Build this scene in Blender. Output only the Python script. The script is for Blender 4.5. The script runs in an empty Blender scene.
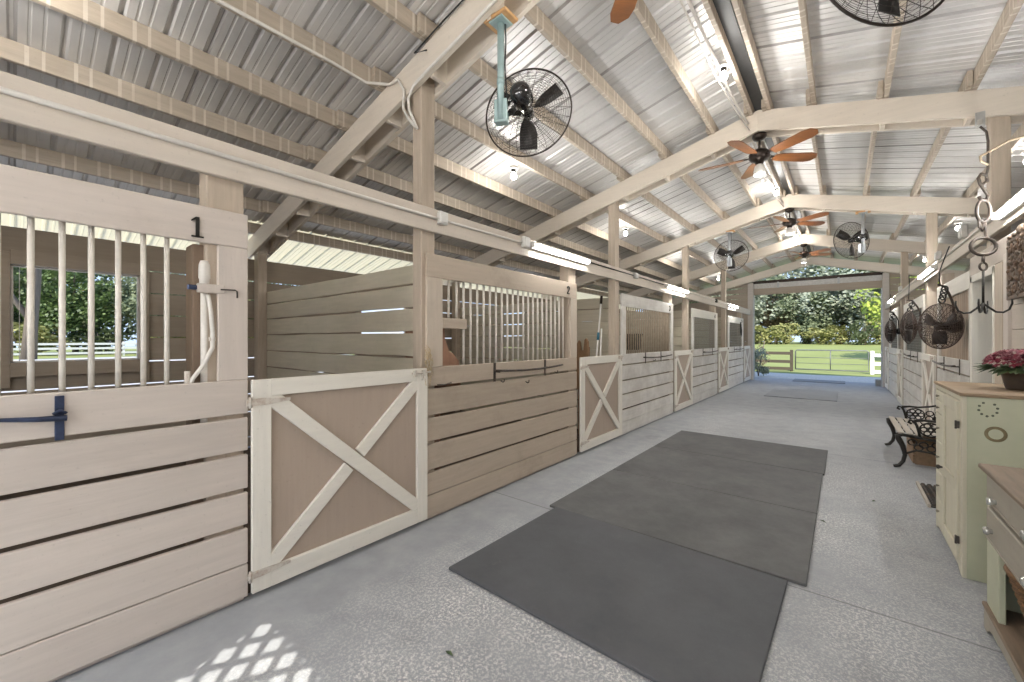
import bpy, math, random
from mathutils import Vector, Matrix
random.seed(7)
C = bpy.context.scene.collection
PI = math.pi
R_ = math.radians

# ------------------------------------------------------------------ mesh builder
class MB:
    def __init__(s): s.v=[]; s.f=[]; s.sm=[]
    def add(s, vs, fs, smooth=False):
        n=len(s.v); s.v+= [tuple(p) for p in vs]; s.f+=[tuple(i+n for i in f) for f in fs]; s.sm+=[smooth]*len(fs); return s
    def box(s,x0,x1,y0,y1,z0,z1):
        x0,x1=min(x0,x1),max(x0,x1); y0,y1=min(y0,y1),max(y0,y1); z0,z1=min(z0,z1),max(z0,z1)
        return s.add([(x0,y0,z0),(x1,y0,z0),(x1,y1,z0),(x0,y1,z0),(x0,y0,z1),(x1,y0,z1),(x1,y1,z1),(x0,y1,z1)],
              [(0,3,2,1),(4,5,6,7),(0,1,5,4),(1,2,6,5),(2,3,7,6),(3,0,4,7)])
    def prism(s, poly, axis, a0, a1):
        # poly: 2D points; axis 'X','Y','Z' is the extrusion direction
        def P(u,w,a): return {'X':(a,u,w),'Y':(u,a,w),'Z':(u,w,a)}[axis]
        n=len(poly); vs=[P(u,w,a0) for u,w in poly]+[P(u,w,a1) for u,w in poly]
        fs=[tuple(range(n-1,-1,-1)),tuple(range(n,2*n))]+[(i,(i+1)%n,n+(i+1)%n,n+i) for i in range(n)]
        return s.add(vs,fs)
    def tube(s, pts, r, seg=8, cap=True, closed=False, smooth=True):
        pts=[Vector(p) for p in pts]; n=len(pts); rings=[]
        rs = r if isinstance(r,(list,tuple)) else [r]*n
        prev=None
        for i in range(n):
            if closed: t=pts[(i+1)%n]-pts[i-1]
            else: t=pts[min(i+1,n-1)]-pts[max(i-1,0)]
            if t.length<1e-9: t=Vector((0,0,1))
            t.normalize()
            if prev is None:
                u=t.orthogonal().normalized()
            else:
                u=prev-t*prev.dot(t)
                u=u.normalized() if u.length>1e-6 else t.orthogonal().normalized()
            prev=u; w=t.cross(u)
            rings.append([pts[i]+(u*math.cos(2*PI*k/seg)+w*math.sin(2*PI*k/seg))*rs[i] for k in range(seg)])
        vs=[p for rg in rings for p in rg]; fs=[]
        m=n if closed else n-1
        for i in range(m):
            j=(i+1)%n
            for k in range(seg):
                k2=(k+1)%seg; fs.append((i*seg+k,i*seg+k2,j*seg+k2,j*seg+k))
        s.add(vs,fs,smooth)
        if cap and not closed:
            b=len(s.v)-n*seg
            s.f.append(tuple(b+k for k in range(seg-1,-1,-1))); s.f.append(tuple(b+(n-1)*seg+k for k in range(seg))); s.sm+=[False,False]
        return s
    def ring(s,c,R,r,axis='Y',seg=40,t=6,ry=None):
        ry=ry or R; pts=[]
        for i in range(seg):
            a=2*PI*i/seg; u,w=R*math.cos(a),ry*math.sin(a)
            pts.append({'Y':(c[0]+u,c[1],c[2]+w),'X':(c[0],c[1]+u,c[2]+w),'Z':(c[0]+u,c[1]+w,c[2])}[axis])
        return s.tube(pts,r,t,closed=True)
    def lathe(s, prof, c=(0,0,0), seg=24, axis='Z', smooth=True):
        vs=[]; n=len(prof)
        for (r,h) in prof:
            for k in range(seg):
                a=2*PI*k/seg; u,w=r*math.cos(a),r*math.sin(a)
                p={'Z':(u,w,h),'Y':(u,h,w),'X':(h,u,w)}[axis]
                vs.append((c[0]+p[0],c[1]+p[1],c[2]+p[2]))
        fs=[]
        for i in range(n-1):
            for k in range(seg):
                k2=(k+1)%seg; fs.append((i*seg+k,i*seg+k2,(i+1)*seg+k2,(i+1)*seg+k))
        return s.add(vs,fs,smooth)
    def slab(s, a, b, w, t, up=(0,0,1)):
        # a board from a to b, width w (along 'side'), thickness t (along up)
        a,b=Vector(a),Vector(b); d=(b-a).normalized(); u=Vector(up); u=(u-d*u.dot(d)).normalized(); sd=d.cross(u)
        vs=[]
        for p in (a,b):
            for (i,j) in ((-1,-1),(1,-1),(1,1),(-1,1)): vs.append(p+sd*(i*w/2)+u*(j*t/2))
        return s.add(vs,[(0,3,2,1),(4,5,6,7),(0,1,5,4),(1,2,6,5),(2,3,7,6),(3,0,4,7)])
    def build(s,name,mat,parent=None,loc=(0,0,0),origin=(0,0,0),bevel=0,rot=None):
        m=bpy.data.meshes.new(name); ox,oy,oz=origin
        m.from_pydata([(x-ox,y-oy,z-oz) for x,y,z in s.v],[],s.f); m.update()
        import bmesh
        bm=bmesh.new(); bm.from_mesh(m); bmesh.ops.recalc_face_normals(bm,faces=bm.faces); bm.to_mesh(m); bm.free()
        m.polygons.foreach_set('use_smooth',s.sm)
        if mat: m.materials.append(mat)
        o=bpy.data.objects.new(name,m); C.objects.link(o); o.location=loc
        if rot: o.rotation_euler=rot
        if parent: o.parent=parent
        if bevel:
            b=o.modifiers.new('Bevel','BEVEL'); b.width=bevel; b.segments=1; b.limit_method='ANGLE'; b.angle_limit=R_(40)
        return o

def tag(o,label,cat,group=None,kind=None):
    if label: o['label']=label
    if cat: o['category']=cat
    if group: o['group']=group
    if kind: o['kind']=kind
    return o
def root(name,label,cat,loc=(0,0,0),rz=0,group=None,kind=None):
    o=bpy.data.objects.new(name,None); C.objects.link(o); o.location=loc; o.rotation_euler=(0,0,rz); o.empty_display_size=.1
    return tag(o,label,cat,group,kind)
def copy_tree(o,parent=None):
    c=o.copy(); C.objects.link(c)
    if parent: c.parent=parent; c.matrix_parent_inverse=o.matrix_parent_inverse.copy()
    for ch in [x for x in bpy.data.objects if x.parent==o]: copy_tree(ch,c)
    return c

# ------------------------------------------------------------------ materials
def newmat(name):
    m=bpy.data.materials.new(name); m.use_nodes=True; nt=m.node_tree; b=nt.nodes['Principled BSDF']
    return m,nt,b
def N(nt,t,**k):
    n=nt.nodes.new(t)
    for a,v in k.items(): setattr(n,a,v)
    return n
def noise(nt,vec,scale,detail=3,rough=.55,w=None):
    n=N(nt,'ShaderNodeTexNoise',noise_dimensions='4D'); n.inputs['Scale'].default_value=scale; n.inputs['Detail'].default_value=detail; n.inputs['Roughness'].default_value=rough
    nt.links.new(vec,n.inputs['Vector'])
    if w is not None: nt.links.new(w,n.inputs['W'])
    return n.outputs['Fac']
def ramp(nt,fac,a,b,c0=(0,0,0,1),c1=(1,1,1,1)):
    r=N(nt,'ShaderNodeValToRGB'); r.color_ramp.elements[0].position=a; r.color_ramp.elements[1].position=b
    r.color_ramp.elements[0].color=c0; r.color_ramp.elements[1].color=c1; nt.links.new(fac,r.inputs[0]); return r.outputs[0]
def mix(nt,fac,a,b,mode='MIX'):
    m=N(nt,'ShaderNodeMix',data_type='RGBA',blend_type=mode)
    for sock,v in ((m.inputs[0],fac),(m.inputs[6],a),(m.inputs[7],b)):
        if hasattr(v,'links') or hasattr(v,'is_output'): nt.links.new(v,sock)
        elif isinstance(v,(int,float)): sock.default_value=v
        else: sock.default_value=(v[0],v[1],v[2],1)
    return m.outputs[2]
def mth(nt,op,a,b=0.0,c=None):
    n=N(nt,'ShaderNodeMath',operation=op)
    for i,v in enumerate((a,b) if c is None else (a,b,c)):
        if isinstance(v,(int,float)): n.inputs[i].default_value=v
        else: nt.links.new(v,n.inputs[i])
    return n.outputs[0]
def coords(nt,scale=(1,1,1)):
    tc=N(nt,'ShaderNodeTexCoord'); mp=N(nt,'ShaderNodeMapping'); mp.inputs['Scale'].default_value=scale
    nt.links.new(tc.outputs['Object'],mp.inputs['Vector'])
    oi=N(nt,'ShaderNodeObjectInfo'); w=mth(nt,'MULTIPLY',oi.outputs['Random'],37.0)
    return tc.outputs['Object'],mp.outputs['Vector'],w
def bump(nt,b,h,st=.2,d=.01):
    bp=N(nt,'ShaderNodeBump'); bp.inputs['Strength'].default_value=st; bp.inputs['Distance'].default_value=d
    nt.links.new(h,bp.inputs['Height']); nt.links.new(bp.outputs[0],b.inputs['Normal'])

def wood(name,col,axis='Y',isl=.10,grain=.14,dirt=.25,dirtcol=(.20,.15,.10),chip=0,chipcol=(.42,.33,.24),rough=.62,dscale=1.3,green=0,lines=0,whitewash=0):
    m,nt,b=newmat(name)
    sc={'X':(1.2,14,14),'Y':(14,1.2,14),'Z':(14,14,1.2)}[axis]
    obj,st,w=coords(nt,sc)
    g=noise(nt,st,2.2,5,.6,w)
    geo=N(nt,'ShaderNodeNewGeometry')
    col4=col
    c=mix(nt,ramp(nt,g,.25,.8),tuple(x*(1-grain) for x in col),tuple(min(1,x*(1+grain*.7)) for x in col))
    iv=mth(nt,'MULTIPLY_ADD',geo.outputs['Random Per Island'],2*isl,1-isl)
    hs=N(nt,'ShaderNodeHueSaturation'); nt.links.new(c,hs.inputs['Color']); nt.links.new(iv,hs.inputs['Value']); c=hs.outputs[0]
    if whitewash:
        wm=noise(nt,obj,3.1,5,.65,w); c=mix(nt,ramp(nt,wm,.42,.62,(0,0,0,1),(whitewash,)*3+(1,)),c,(.80,.79,.75))
    if green:
        gm=noise(nt,obj,1.7,4,.6,w); c=mix(nt,ramp(nt,gm,.45,.75,(0,0,0,1),(green,)*3+(1,)),c,(.36,.38,.22))
    if dirt:
        dm=noise(nt,obj,dscale,6,.7,w); c=mix(nt,ramp(nt,dm,.55,.85,(0,0,0,1),(dirt,)*3+(1,)),c,dirtcol)
    if chip:
        ch=noise(nt,st,6,6,.7,w); c=mix(nt,ramp(nt,ch,.66,.70,(0,0,0,1),(chip,)*3+(1,)),c,chipcol)
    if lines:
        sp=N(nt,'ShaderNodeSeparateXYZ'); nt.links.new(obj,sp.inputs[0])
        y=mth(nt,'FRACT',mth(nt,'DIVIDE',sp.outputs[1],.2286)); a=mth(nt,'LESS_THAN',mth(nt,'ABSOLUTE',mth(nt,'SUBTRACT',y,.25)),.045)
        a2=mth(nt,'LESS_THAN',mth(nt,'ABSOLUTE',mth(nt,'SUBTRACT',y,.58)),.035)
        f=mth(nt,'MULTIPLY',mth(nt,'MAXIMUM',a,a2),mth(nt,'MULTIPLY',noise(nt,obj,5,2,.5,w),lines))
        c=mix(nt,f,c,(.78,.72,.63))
    fg=noise(nt,obj,38,4,.75,w); c=mix(nt,ramp(nt,fg,.60,.74,(0,0,0,1),(.38,.38,.38,1)),c,tuple(x*.45 for x in col))
    nt.links.new(c,b.inputs['Base Color']); b.inputs['Roughness'].default_value=rough
    bump(nt,b,g,.3,.006)
    return m
def plain(name,col,rough=.5,metal=0,var=.12,scale=20,emit=None,es=0,spec=None,coat=0):
    m,nt,b=newmat(name); obj,st,w=coords(nt)
    n=noise(nt,obj,scale,4,.6,w)
    c=mix(nt,ramp(nt,n,.3,.75),tuple(x*(1-var) for x in col),tuple(min(1,x*(1+var)) for x in col))
    nt.links.new(c,b.inputs['Base Color']); b.inputs['Roughness'].default_value=rough; b.inputs['Metallic'].default_value=metal
    if emit: b.inputs['Emission Color'].default_value=(*emit,1); b.inputs['Emission Strength'].default_value=es
    if coat: b.inputs['Coat Weight'].default_value=coat
    return m
def rusty(name,col,rust=(.22,.10,.05),amt=.6,scale=14,metal=.6):
    m,nt,b=newmat(name); obj,st,w=coords(nt); n=noise(nt,obj,scale,5,.7,w)
    nt.links.new(mix(nt,ramp(nt,n,.45,.65,(0,0,0,1),(amt,)*3+(1,)),col,rust),b.inputs['Base Color'])
    b.inputs['Roughness'].default_value=.6; b.inputs['Metallic'].default_value=metal; bump(nt,b,n,.3,.003); return m

M={}
M['board']=wood('painted_board',(.55,.49,.44),'Y',.07,.10,.22)
M['board2']=wood('stall_board_brown',(.44,.37,.295),'Y',.07,.12,.6,dscale=1.8,chip=.3)
M['board_w']=wood('weathered_white_board',(.56,.535,.50),'Y',.08,.14,.30,whitewash=.45,chip=.35)
M['board_wx']=wood('weathered_stile',(.60,.57,.52),'Z',.08,.14,.25,whitewash=.7,chip=.3)
M['stile']=wood('painted_stile',(.55,.49,.44),'Z',.05,.10,.18)
M['stile2']=wood('stall_stile_brown',(.52,.45,.37),'Z',.05,.10,.35)
M['trimY']=wood('white_trim_y',(.74,.71,.64),'Y',.04,.08,.15,chip=.35)
M['trimZ']=wood('white_trim_z',(.74,.71,.64),'Z',.04,.08,.15,chip=.35)
M['gatepanel']=wood('gate_panel',(.40,.325,.265),'Z',.03,.06,.12)
M['partition']=wood('partition_board',(.55,.50,.40),'X',.06,.14,.35,green=.35,dscale=2.2)
M['outer']=wood('outer_board',(.33,.275,.215),'Y',.08,.12,.2)
M['outerX']=wood('outer_board_x',(.36,.30,.24),'X',.08,.12,.2)
M['post']=wood('post_wood',(.46,.385,.305),'Z',.05,.18,.30)
M['brownpost']=wood('dark_post',(.23,.165,.115),'Z',.05,.2,.3)
M['rafter']=wood('rafter_paint',(.68,.61,.52),'X',.04,.08,.16)
M['header']=wood('header_paint',(.58,.52,.45),'Y',.04,.10,.25)
M['headerw']=wood('header_paint_white',(.66,.61,.53),'Y',.04,.10,.2)
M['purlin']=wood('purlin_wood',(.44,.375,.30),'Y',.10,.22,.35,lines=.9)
M['shiplap']=wood('shiplap_paint',(.50,.44,.38),'Y',.06,.08,.15)
M['siding']=wood('vertical_siding',(.36,.27,.20),'Z',.12,.16,.25)
M['gable']=wood('gable_paint',(.50,.46,.42),'X',.04,.1,.15)
M['white_pipe']=plain('white_pipe',(.70,.67,.62),.4,0,.08,30)
M['bar']=plain('bar_paint',(.72,.68,.61),.45,0,.14,18)
M['bar_brown']=plain('bar_brown_paint',(.44,.36,.27),.5,0,.2,18)
M['navy']=plain('navy_metal',(.035,.05,.10),.4,.5,.4,25)
M['iron']=plain('dark_iron',(.035,.033,.03),.45,.6,.3,40)
M['ironworn']=rusty('worn_iron',(.06,.055,.05),(.20,.13,.09),.5)
M['rustpanel']=rusty('rusty_panel',(.14,.11,.085),(.24,.13,.075),.8,22,.3)
M['chain']=rusty('chain_metal',(.04,.032,.027),(.075,.048,.03),.7,30,.2)
M['hinge']=rusty('painted_hinge',(.62,.58,.52),(.30,.16,.09),.5,30,.2)
M['black']=plain('black_plastic',(.012,.012,.013),.18,0,.3,30,coat=.5)
M['cage']=plain('fan_cage_wire',(.045,.035,.03),.4,.5,.3,40)
M['cage_brown']=plain('fan_cage_brown',(.075,.05,.04),.5,.4,.3,40)
M['fanblade']=plain('fan_blade_black',(.03,.028,.027),.45,.3,.4,12)
M['teal']=plain('teal_painted_steel',(.34,.46,.46),.4,.2,.12,12)
M['greypole']=plain('grey_steel',(.42,.44,.46),.35,.6,.12,12)
M['plywood']=wood('mount_plywood',(.55,.32,.14),'X',.05,.2,.1)
M['cherry']=wood('fan_blade_wood',(.20,.075,.022),'X',.04,.25,.1,rough=.3)
M['bronze']=plain('dark_bronze',(.04,.03,.025),.35,.7,.3,20)
M['frosted']=plain('frosted_glass',(.75,.75,.72),.3,0,.04,10)
M['bulb']=plain('lit_bulb',(1,1,1),.3,0,0,5,(1,.97,.92),30)
M['tube']=plain('lit_tube',(1,1,1),.3,0,0,5,(1,.985,.96),88)
M['tube_fill']=plain('lit_tube_fill',(1,1,1),.3,0,0,5,(1,.985,.965),95)  # tubes of the fill lights added behind the camera
M['fixture']=plain('fixture_white',(.70,.69,.66),.4,0,.06,15)
M['galv']=plain('galvanised_box',(.50,.49,.47),.45,.3,.15,20)
M['wire']=plain('black_wire',(.02,.02,.02),.5,0,.2,20)
M['rope']=plain('tan_rope',(.35,.28,.20),.9,0,.3,60)
M['twine']=plain('frayed_twine',(.50,.40,.26),.95,0,.3,80)
M['tackdoor']=plain('bluegrey_door_paint',(.085,.095,.098),.55,0,.12,6)
M['red']=plain('red_petal',(.15,.006,.022),.6,0,.5,30)
M['leaf_dark']=plain('dark_leaf',(.05,.08,.03),.6,0,.4,30)
M['pot']=rusty('dark_pot',(.05,.035,.025),(.09,.06,.03),.5,16,.1)
M['glassknob']=plain('glass_knob',(.55,.55,.52),.15,.6,.15,50)
M['knobgrey']=plain('dull_knob',(.22,.20,.16),.4,.4,.2,30)
M['blue']=plain('blue_grip',(.05,.20,.28),.5,0,.15,20)
M['polewhite']=plain('white_pole',(.72,.71,.67),.4,0,.06,20)
M['blocks']=plain('grey_block',(.30,.31,.31),.9,0,.15,30)
M['brownboard']=wood('brown_feeder_board',(.27,.16,.085),'Z',.05,.25,.3)
M['redwood']=wood('worn_red_board',(.36,.20,.13),'Z',.05,.25,.4)
M['crate']=wood('crate_board',(.24,.155,.09),'Y',.1,.25,.3)
M['oakslat']=wood('bench_slat',(.42,.38,.32),'Y',.08,.2,.3)
M['tabletop']=wood('worn_table_top',(.20,.145,.10),'Y',.04,.4,.5,dscale=4,dirtcol=(.09,.06,.04))
M['cabtop']=wood('worn_cabinet_top',(.26,.185,.115),'X',.04,.35,.4,dscale=3)
M['fence_brown']=wood('fence_brown',(.06,.048,.03),'X',.1,.2,.3)
M['fence_white']=wood('fence_white',(.74,.73,.70),'X',.05,.08,.15)
M['bark']=wood('tree_bark',(.13,.105,.08),'Z',.1,.5,.4,dscale=3)
M['gravel']=plain('pale_gravel',(.52,.50,.46),.95,0,.35,25)
M['dirt']=plain('stall_dirt',(.085,.06,.042),.95,0,.4,8)
M['drive']=plain('grey_drive',(.46,.46,.46),.9,0,.15,3)

def mat_metalroof():
    m,nt,b=newmat('corrugated_metal'); obj,st,w=coords(nt,(1,1,1))
    n=noise(nt,obj,1.1,4,.6,w); n2=noise(nt,obj,9,4,.6,w)
    c=mix(nt,ramp(nt,n,.35,.7),(.60,.59,.58),(.74,.725,.71))
    c=mix(nt,ramp(nt,n2,.6,.8,(0,0,0,1),(.4,.4,.4,1)),c,(.46,.44,.42))
    sp=N(nt,'ShaderNodeSeparateXYZ'); nt.links.new(obj,sp.inputs[0])
    # darker seam at each sheet overlap, and random sheet tone
    q=mth(nt,'DIVIDE',sp.outputs[1],.9144); fr=mth(nt,'FRACT',q)
    seam=mth(nt,'LESS_THAN',fr,.018); c=mix(nt,mth(nt,'MULTIPLY',seam,.55),c,(.22,.20,.19))
    wn=N(nt,'ShaderNodeTexWhiteNoise',noise_dimensions='1D'); nt.links.new(mth(nt,'FLOOR',q),wn.inputs['W'])
    hs=N(nt,'ShaderNodeHueSaturation'); nt.links.new(c,hs.inputs['Color']); nt.links.new(mth(nt,'MULTIPLY_ADD',wn.outputs['Value'],.16,.92),hs.inputs['Value'])
    nt.links.new(hs.outputs[0],b.inputs['Base Color']); b.inputs['Metallic'].default_value=.3; b.inputs['Roughness'].default_value=.4
    return m
M['roof']=mat_metalroof()
def mat_fiberglass():
    m,nt,b=newmat('translucent_eave_panel'); b.inputs['Base Color'].default_value=(.82,.79,.68,1); b.inputs['Roughness'].default_value=.5
    tr=N(nt,'ShaderNodeBsdfTranslucent'); tr.inputs[0].default_value=(.90,.85,.70,1); ms=N(nt,'ShaderNodeMixShader'); ms.inputs[0].default_value=.6
    nt.links.new(b.outputs[0],ms.inputs[1]); nt.links.new(tr.outputs[0],ms.inputs[2]); nt.links.new(ms.outputs[0],nt.nodes['Material Output'].inputs[0]); return m
M['fiberglass']=mat_fiberglass()
def mat_floor():
    m,nt,b=newmat('worn_painted_concrete'); obj,st,w=coords(nt)
    big=noise(nt,obj,.55,5,.6); fine=noise(nt,obj,62,5,.85); mid=noise(nt,obj,5,5,.65)
    sp=N(nt,'ShaderNodeSeparateXYZ'); nt.links.new(obj,sp.inputs[0])
    base=mix(nt,ramp(nt,mid,.3,.75),(.275,.288,.306),(.365,.378,.392))
    # worn, speckled where the paint has gone: along the left of the mats, near the middle of the aisle
    mask=ramp(nt,noise(nt,obj,.8,5,.7),.36,.56)
    edge=ramp(nt,mth(nt,'ADD',sp.outputs[0],mth(nt,'MULTIPLY',mid,.5)),-2.05,-1.6)
    edge=N(nt,'ShaderNodeMapRange'); edge.inputs['From Min'].default_value=-2.05; edge.inputs['From Max'].default_value=-1.45; nt.links.new(mth(nt,'ADD',sp.outputs[0],mth(nt,'MULTIPLY',mid,.4)),edge.inputs['Value'])
    far=N(nt,'ShaderNodeMapRange'); far.inputs['From Min'].default_value=4.0; far.inputs['From Max'].default_value=11.0; far.inputs['To Min'].default_value=1; far.inputs['To Max'].default_value=.12; nt.links.new(sp.outputs[1],far.inputs['Value'])
    rt=N(nt,'ShaderNodeMapRange'); rt.inputs['From Min'].default_value=-.4; rt.inputs['From Max'].default_value=.6; rt.inputs['To Min'].default_value=1; rt.inputs['To Max'].default_value=.38; nt.links.new(sp.outputs[0],rt.inputs['Value'])
    k=mth(nt,'MULTIPLY',mth(nt,'MULTIPLY',edge.outputs[0],far.outputs[0]),mth(nt,'MULTIPLY',rt.outputs[0],mask))
    spk=ramp(nt,fine,.50,.555)
    c=mix(nt,mth(nt,'MULTIPLY',spk,k),base,(.72,.71,.69))
    dk=ramp(nt,noise(nt,obj,70,2,.6),.60,.68); c=mix(nt,mth(nt,'MULTIPLY',dk,mth(nt,'MULTIPLY',k,.55)),c,(.17,.165,.16))
    st_=noise(nt,obj,1.9,6,.7); c=mix(nt,ramp(nt,st_,.56,.80,(0,0,0,1),(.6,.6,.6,1)),c,(.175,.172,.168))
    # rusty streaks by the first stall
    sv=N(nt,'ShaderNodeMapping'); sv.inputs['Scale'].default_value=(16,1.1,1); sv.inputs['Rotation'].default_value=(0,0,R_(8)); nt.links.new(obj,sv.inputs['Vector'])
    rs=ramp(nt,noise(nt,sv.outputs[0],1.0,3,.5),.66,.72,(0,0,0,1),(.4,.4,.4,1))
    em=N(nt,'ShaderNodeMapRange'); em.inputs['From Min'].default_value=-2.15; em.inputs['From Max'].default_value=-2.3; nt.links.new(sp.outputs[0],em.inputs['Value'])
    c=mix(nt,mth(nt,'MULTIPLY',rs,em.outputs[0]),c,(.26,.15,.09))
    # saw-cut joints across the aisle
    yj=mth(nt,'FRACT',mth(nt,'DIVIDE',mth(nt,'ADD',sp.outputs[1],.75),3.66)); j=mth(nt,'LESS_THAN',yj,.0035)
    c=mix(nt,mth(nt,'MULTIPLY',j,.6),c,(.12,.12,.12))
    nt.links.new(c,b.inputs['Base Color']); b.inputs['Roughness'].default_value=.8; b.inputs['Specular IOR Level'].default_value=.25
    bump(nt,b,fine,.25,.004); return m
M['floor']=mat_floor()
def mat_rubber(name,c0,c1):
    m,nt,b=newmat(name); obj,st,w=coords(nt)
    n=noise(nt,obj,2.0,8,.75,w); f=noise(nt,obj,60,4,.8,w)
    c=mix(nt,ramp(nt,n,.3,.7),c0,c1)
    c=mix(nt,ramp(nt,f,.62,.74,(0,0,0,1),(.45,.45,.45,1)),c,(.20,.20,.195))
    s=noise(nt,obj,3.3,6,.75,w); c=mix(nt,ramp(nt,s,.62,.78,(0,0,0,1),(.4,.4,.4,1)),c,(.22,.205,.18))
    nt.links.new(c,b.inputs['Base Color']); b.inputs['Roughness'].default_value=.8; bump(nt,b,f,.3,.003); return m
M['mat_new']=mat_rubber('rubber_dark',(.066,.069,.076),(.100,.104,.112))
M['mat_old']=mat_rubber('rubber_worn',(.068,.070,.071),(.135,.135,.133))
M['mat_far']=mat_rubber('rubber_far',(.16,.17,.18),(.22,.23,.24))
M['mat_pale']=mat_rubber('rubber_pale',(.24,.25,.265),(.30,.31,.32))
def mat_lawn():
    m,nt,b=newmat('lawn_grass'); obj,st,w=coords(nt)
    n=noise(nt,obj,.25,5,.65); f=noise(nt,obj,9,4,.7)
    c=mix(nt,ramp(nt,n,.3,.7),(.17,.20,.05),(.27,.30,.095)); c=mix(nt,ramp(nt,f,.35,.75,(0,0,0,1),(.6,.6,.6,1)),c,(.22,.25,.085))
    nt.links.new(c,b.inputs['Base Color']); b.inputs['Roughness'].default_value=.9; bump(nt,b,f,.6,.05); return m
M['lawn']=mat_lawn()
M['gatesteel']=plain('field_gate_steel',(.15,.16,.15),.5,.3,.2,10)
def mat_leaf(name,a,bc):
    m,nt,b=newmat(name); geo=N(nt,'ShaderNodeNewGeometry')
    r=ramp(nt,geo.outputs['Random Per Island'],0,1,(*a,1),(*bc,1)); nt.links.new(r,b.inputs['Base Color']); b.inputs['Roughness'].default_value=.55
    tr=N(nt,'ShaderNodeBsdfTranslucent'); nt.links.new(r,tr.inputs[0]); ms=N(nt,'ShaderNodeMixShader'); ms.inputs[0].default_value=.3
    out=nt.nodes['Material Output']; nt.links.new(b.outputs[0],ms.inputs[1]); nt.links.new(tr.outputs[0],ms.inputs[2]); nt.links.new(ms.outputs[0],out.inputs[0]); return m
M['leafA']=mat_leaf('oak_leaf',(.085,.115,.055),(.30,.34,.20))
M['leafB']=mat_leaf('grey_leaf',(.14,.17,.11),(.42,.45,.34))
M['leafC']=mat_leaf('bright_leaf',(.16,.24,.03),(.46,.52,.10))
M['leafD']=mat_leaf('deep_leaf',(.05,.085,.03),(.17,.24,.08))
M['leafE']=mat_leaf('rust_leaf',(.10,.08,.05),(.26,.21,.13))
M['leafY']=mat_leaf('yellow_leaf',(.14,.17,.05),(.42,.40,.16))
def mat_green():
    m,nt,b=newmat('worn_green_paint'); obj,st,w=coords(nt)
    n=noise(nt,obj,2.2,5,.65,w)
    c=mix(nt,ramp(nt,n,.32,.7),(.40,.42,.30),(.50,.51,.38))
    y=noise(nt,obj,1.3,4,.6,w); c=mix(nt,ramp(nt,y,.5,.72,(0,0,0,1),(.65,.65,.65,1)),c,(.40,.36,.22))
    ch=noise(nt,obj,26,5,.7,w); c=mix(nt,ramp(nt,ch,.68,.72,(0,0,0,1),(.7,.7,.7,1)),c,(.12,.10,.07))
    nt.links.new(c,b.inputs['Base Color']); b.inputs['Roughness'].default_value=.5; return m
M['green']=mat_green()
M['cream']=wood('cabinet_cream_green',(.56,.53,.42),'Z',.05,.08,.3,dscale=5,dirtcol=(.30,.26,.16),chip=.25)
M['drawergrey']=wood('washstand_grey',(.33,.30,.245),'Y',.04,.10,.4,dscale=5,chip=.3)
M['wicker']=wood('wicker',(.20,.105,.045),'Z',.3,.3,.2)
M['ring_stain']=plain('brown_stain',(.17,.135,.065),.55,0,.25,40)
M['decal']=plain('dark_decal',(.07,.08,.06),.6,0,.4,40)
M['latticew']=plain('lattice_white',(.7,.7,.68),.6,0,.05,10)
M['screenwire']=plain('screen_wire',(.20,.20,.19),.5,.4,.2,10)

# ------------------------------------------------------------------ dimensions
L=-2.585; RW=1.02; XR=-.78; YE=16.95; YB=-2.6
T=[2.13,5.70,9.30,12.99,16.65]
ORD=['first','second','third','fourth','fifth','sixth','seventh','eighth','ninth','tenth','eleventh']
def zb(x): return 3.945-.25*abs(x-XR)      # underside of rafters
XLO,XRO=-6.2,4.64

# ------------------------------------------------------------------ camera
cam=bpy.data.cameras.new('camera'); co=bpy.data.objects.new('camera',cam); C.objects.link(co)
cam.sensor_width=36; cam.lens=406/1024*36; cam.shift_y=-(341-339.3)/1024*1.0; cam.clip_start=.02; cam.clip_end=500
co.location=(0,0,1.464); co.rotation_euler=(R_(90),0,R_(39.15)); bpy.context.scene.camera=co

# ------------------------------------------------------------------ ground + floor
def build_ground():
    xs=[-90,-60,-45,-38,-30,-20,-12,-6.3,-2,0,2,4.7,10,20,35,60,90]; ys=[-40,-20,-8,-2.7,5,12,17,21.6,24,28,34,40,48,58,75,110]
    def h(x,y):
        a=max(0,min(1,(y-24)/34)); a=a*a*(3-2*a)*.92
        b=max(0,min(1,(-x-8)/30)); return a*(1-b*.6)+b*.33-.03
    mb=MB(); vs=[(x,y,h(x,y)) for y in ys for x in xs]; n=len(xs)
    mb.add(vs,[(j*n+i,j*n+i+1,(j+1)*n+i+1,(j+1)*n+i) for j in range(len(ys)-1) for i in range(n-1)],True)
    o=mb.build('ground',M['lawn']); o['kind']='structure'; tag(o,'sunlit green lawn sloping up to the trees beyond the barn','lawn')
build_ground()
fl=MB().box(-6.6,5.0,-6,18.2,-.15,0).build('floor',M['floor']); tag(fl,'worn bluish grey painted concrete floor of the barn aisle','floor',kind='structure')
gr=MB().add([(-6.5,18.2,-.012),(5.2,18.2,-.012),(6.0,20.2,-.012),(3.0,21.3,-.012),(-1.0,21.0,-.012),(-4.5,21.6,-.012),(-7,20.4,-.012)],[tuple(range(7))])
g2=[(x,y,-.16) for x,y,z in gr.v]; gr.add(g2,[(6,5,4,3,2,1,0)]); o=gr.build('gravel_strip',M['gravel']); tag(o,'pale gravel strip between the concrete and the lawn','gravel',kind='structure')
def yard(name,x0,x1,label):
    def h(x): b=max(0,min(1,(-x-8)/30)); return b*.33-.012
    n=12; xs=[x0+(x1-x0)*i/n for i in range(n+1)]; mb=MB()
    mb.add([(x,y,h(x)) for y in (-30,17.0) for x in xs],[(i,i+1,n+2+i,n+1+i) for i in range(n)])
    o=mb.build(name,M['drive']); tag(o,label,'yard',kind='structure')
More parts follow.
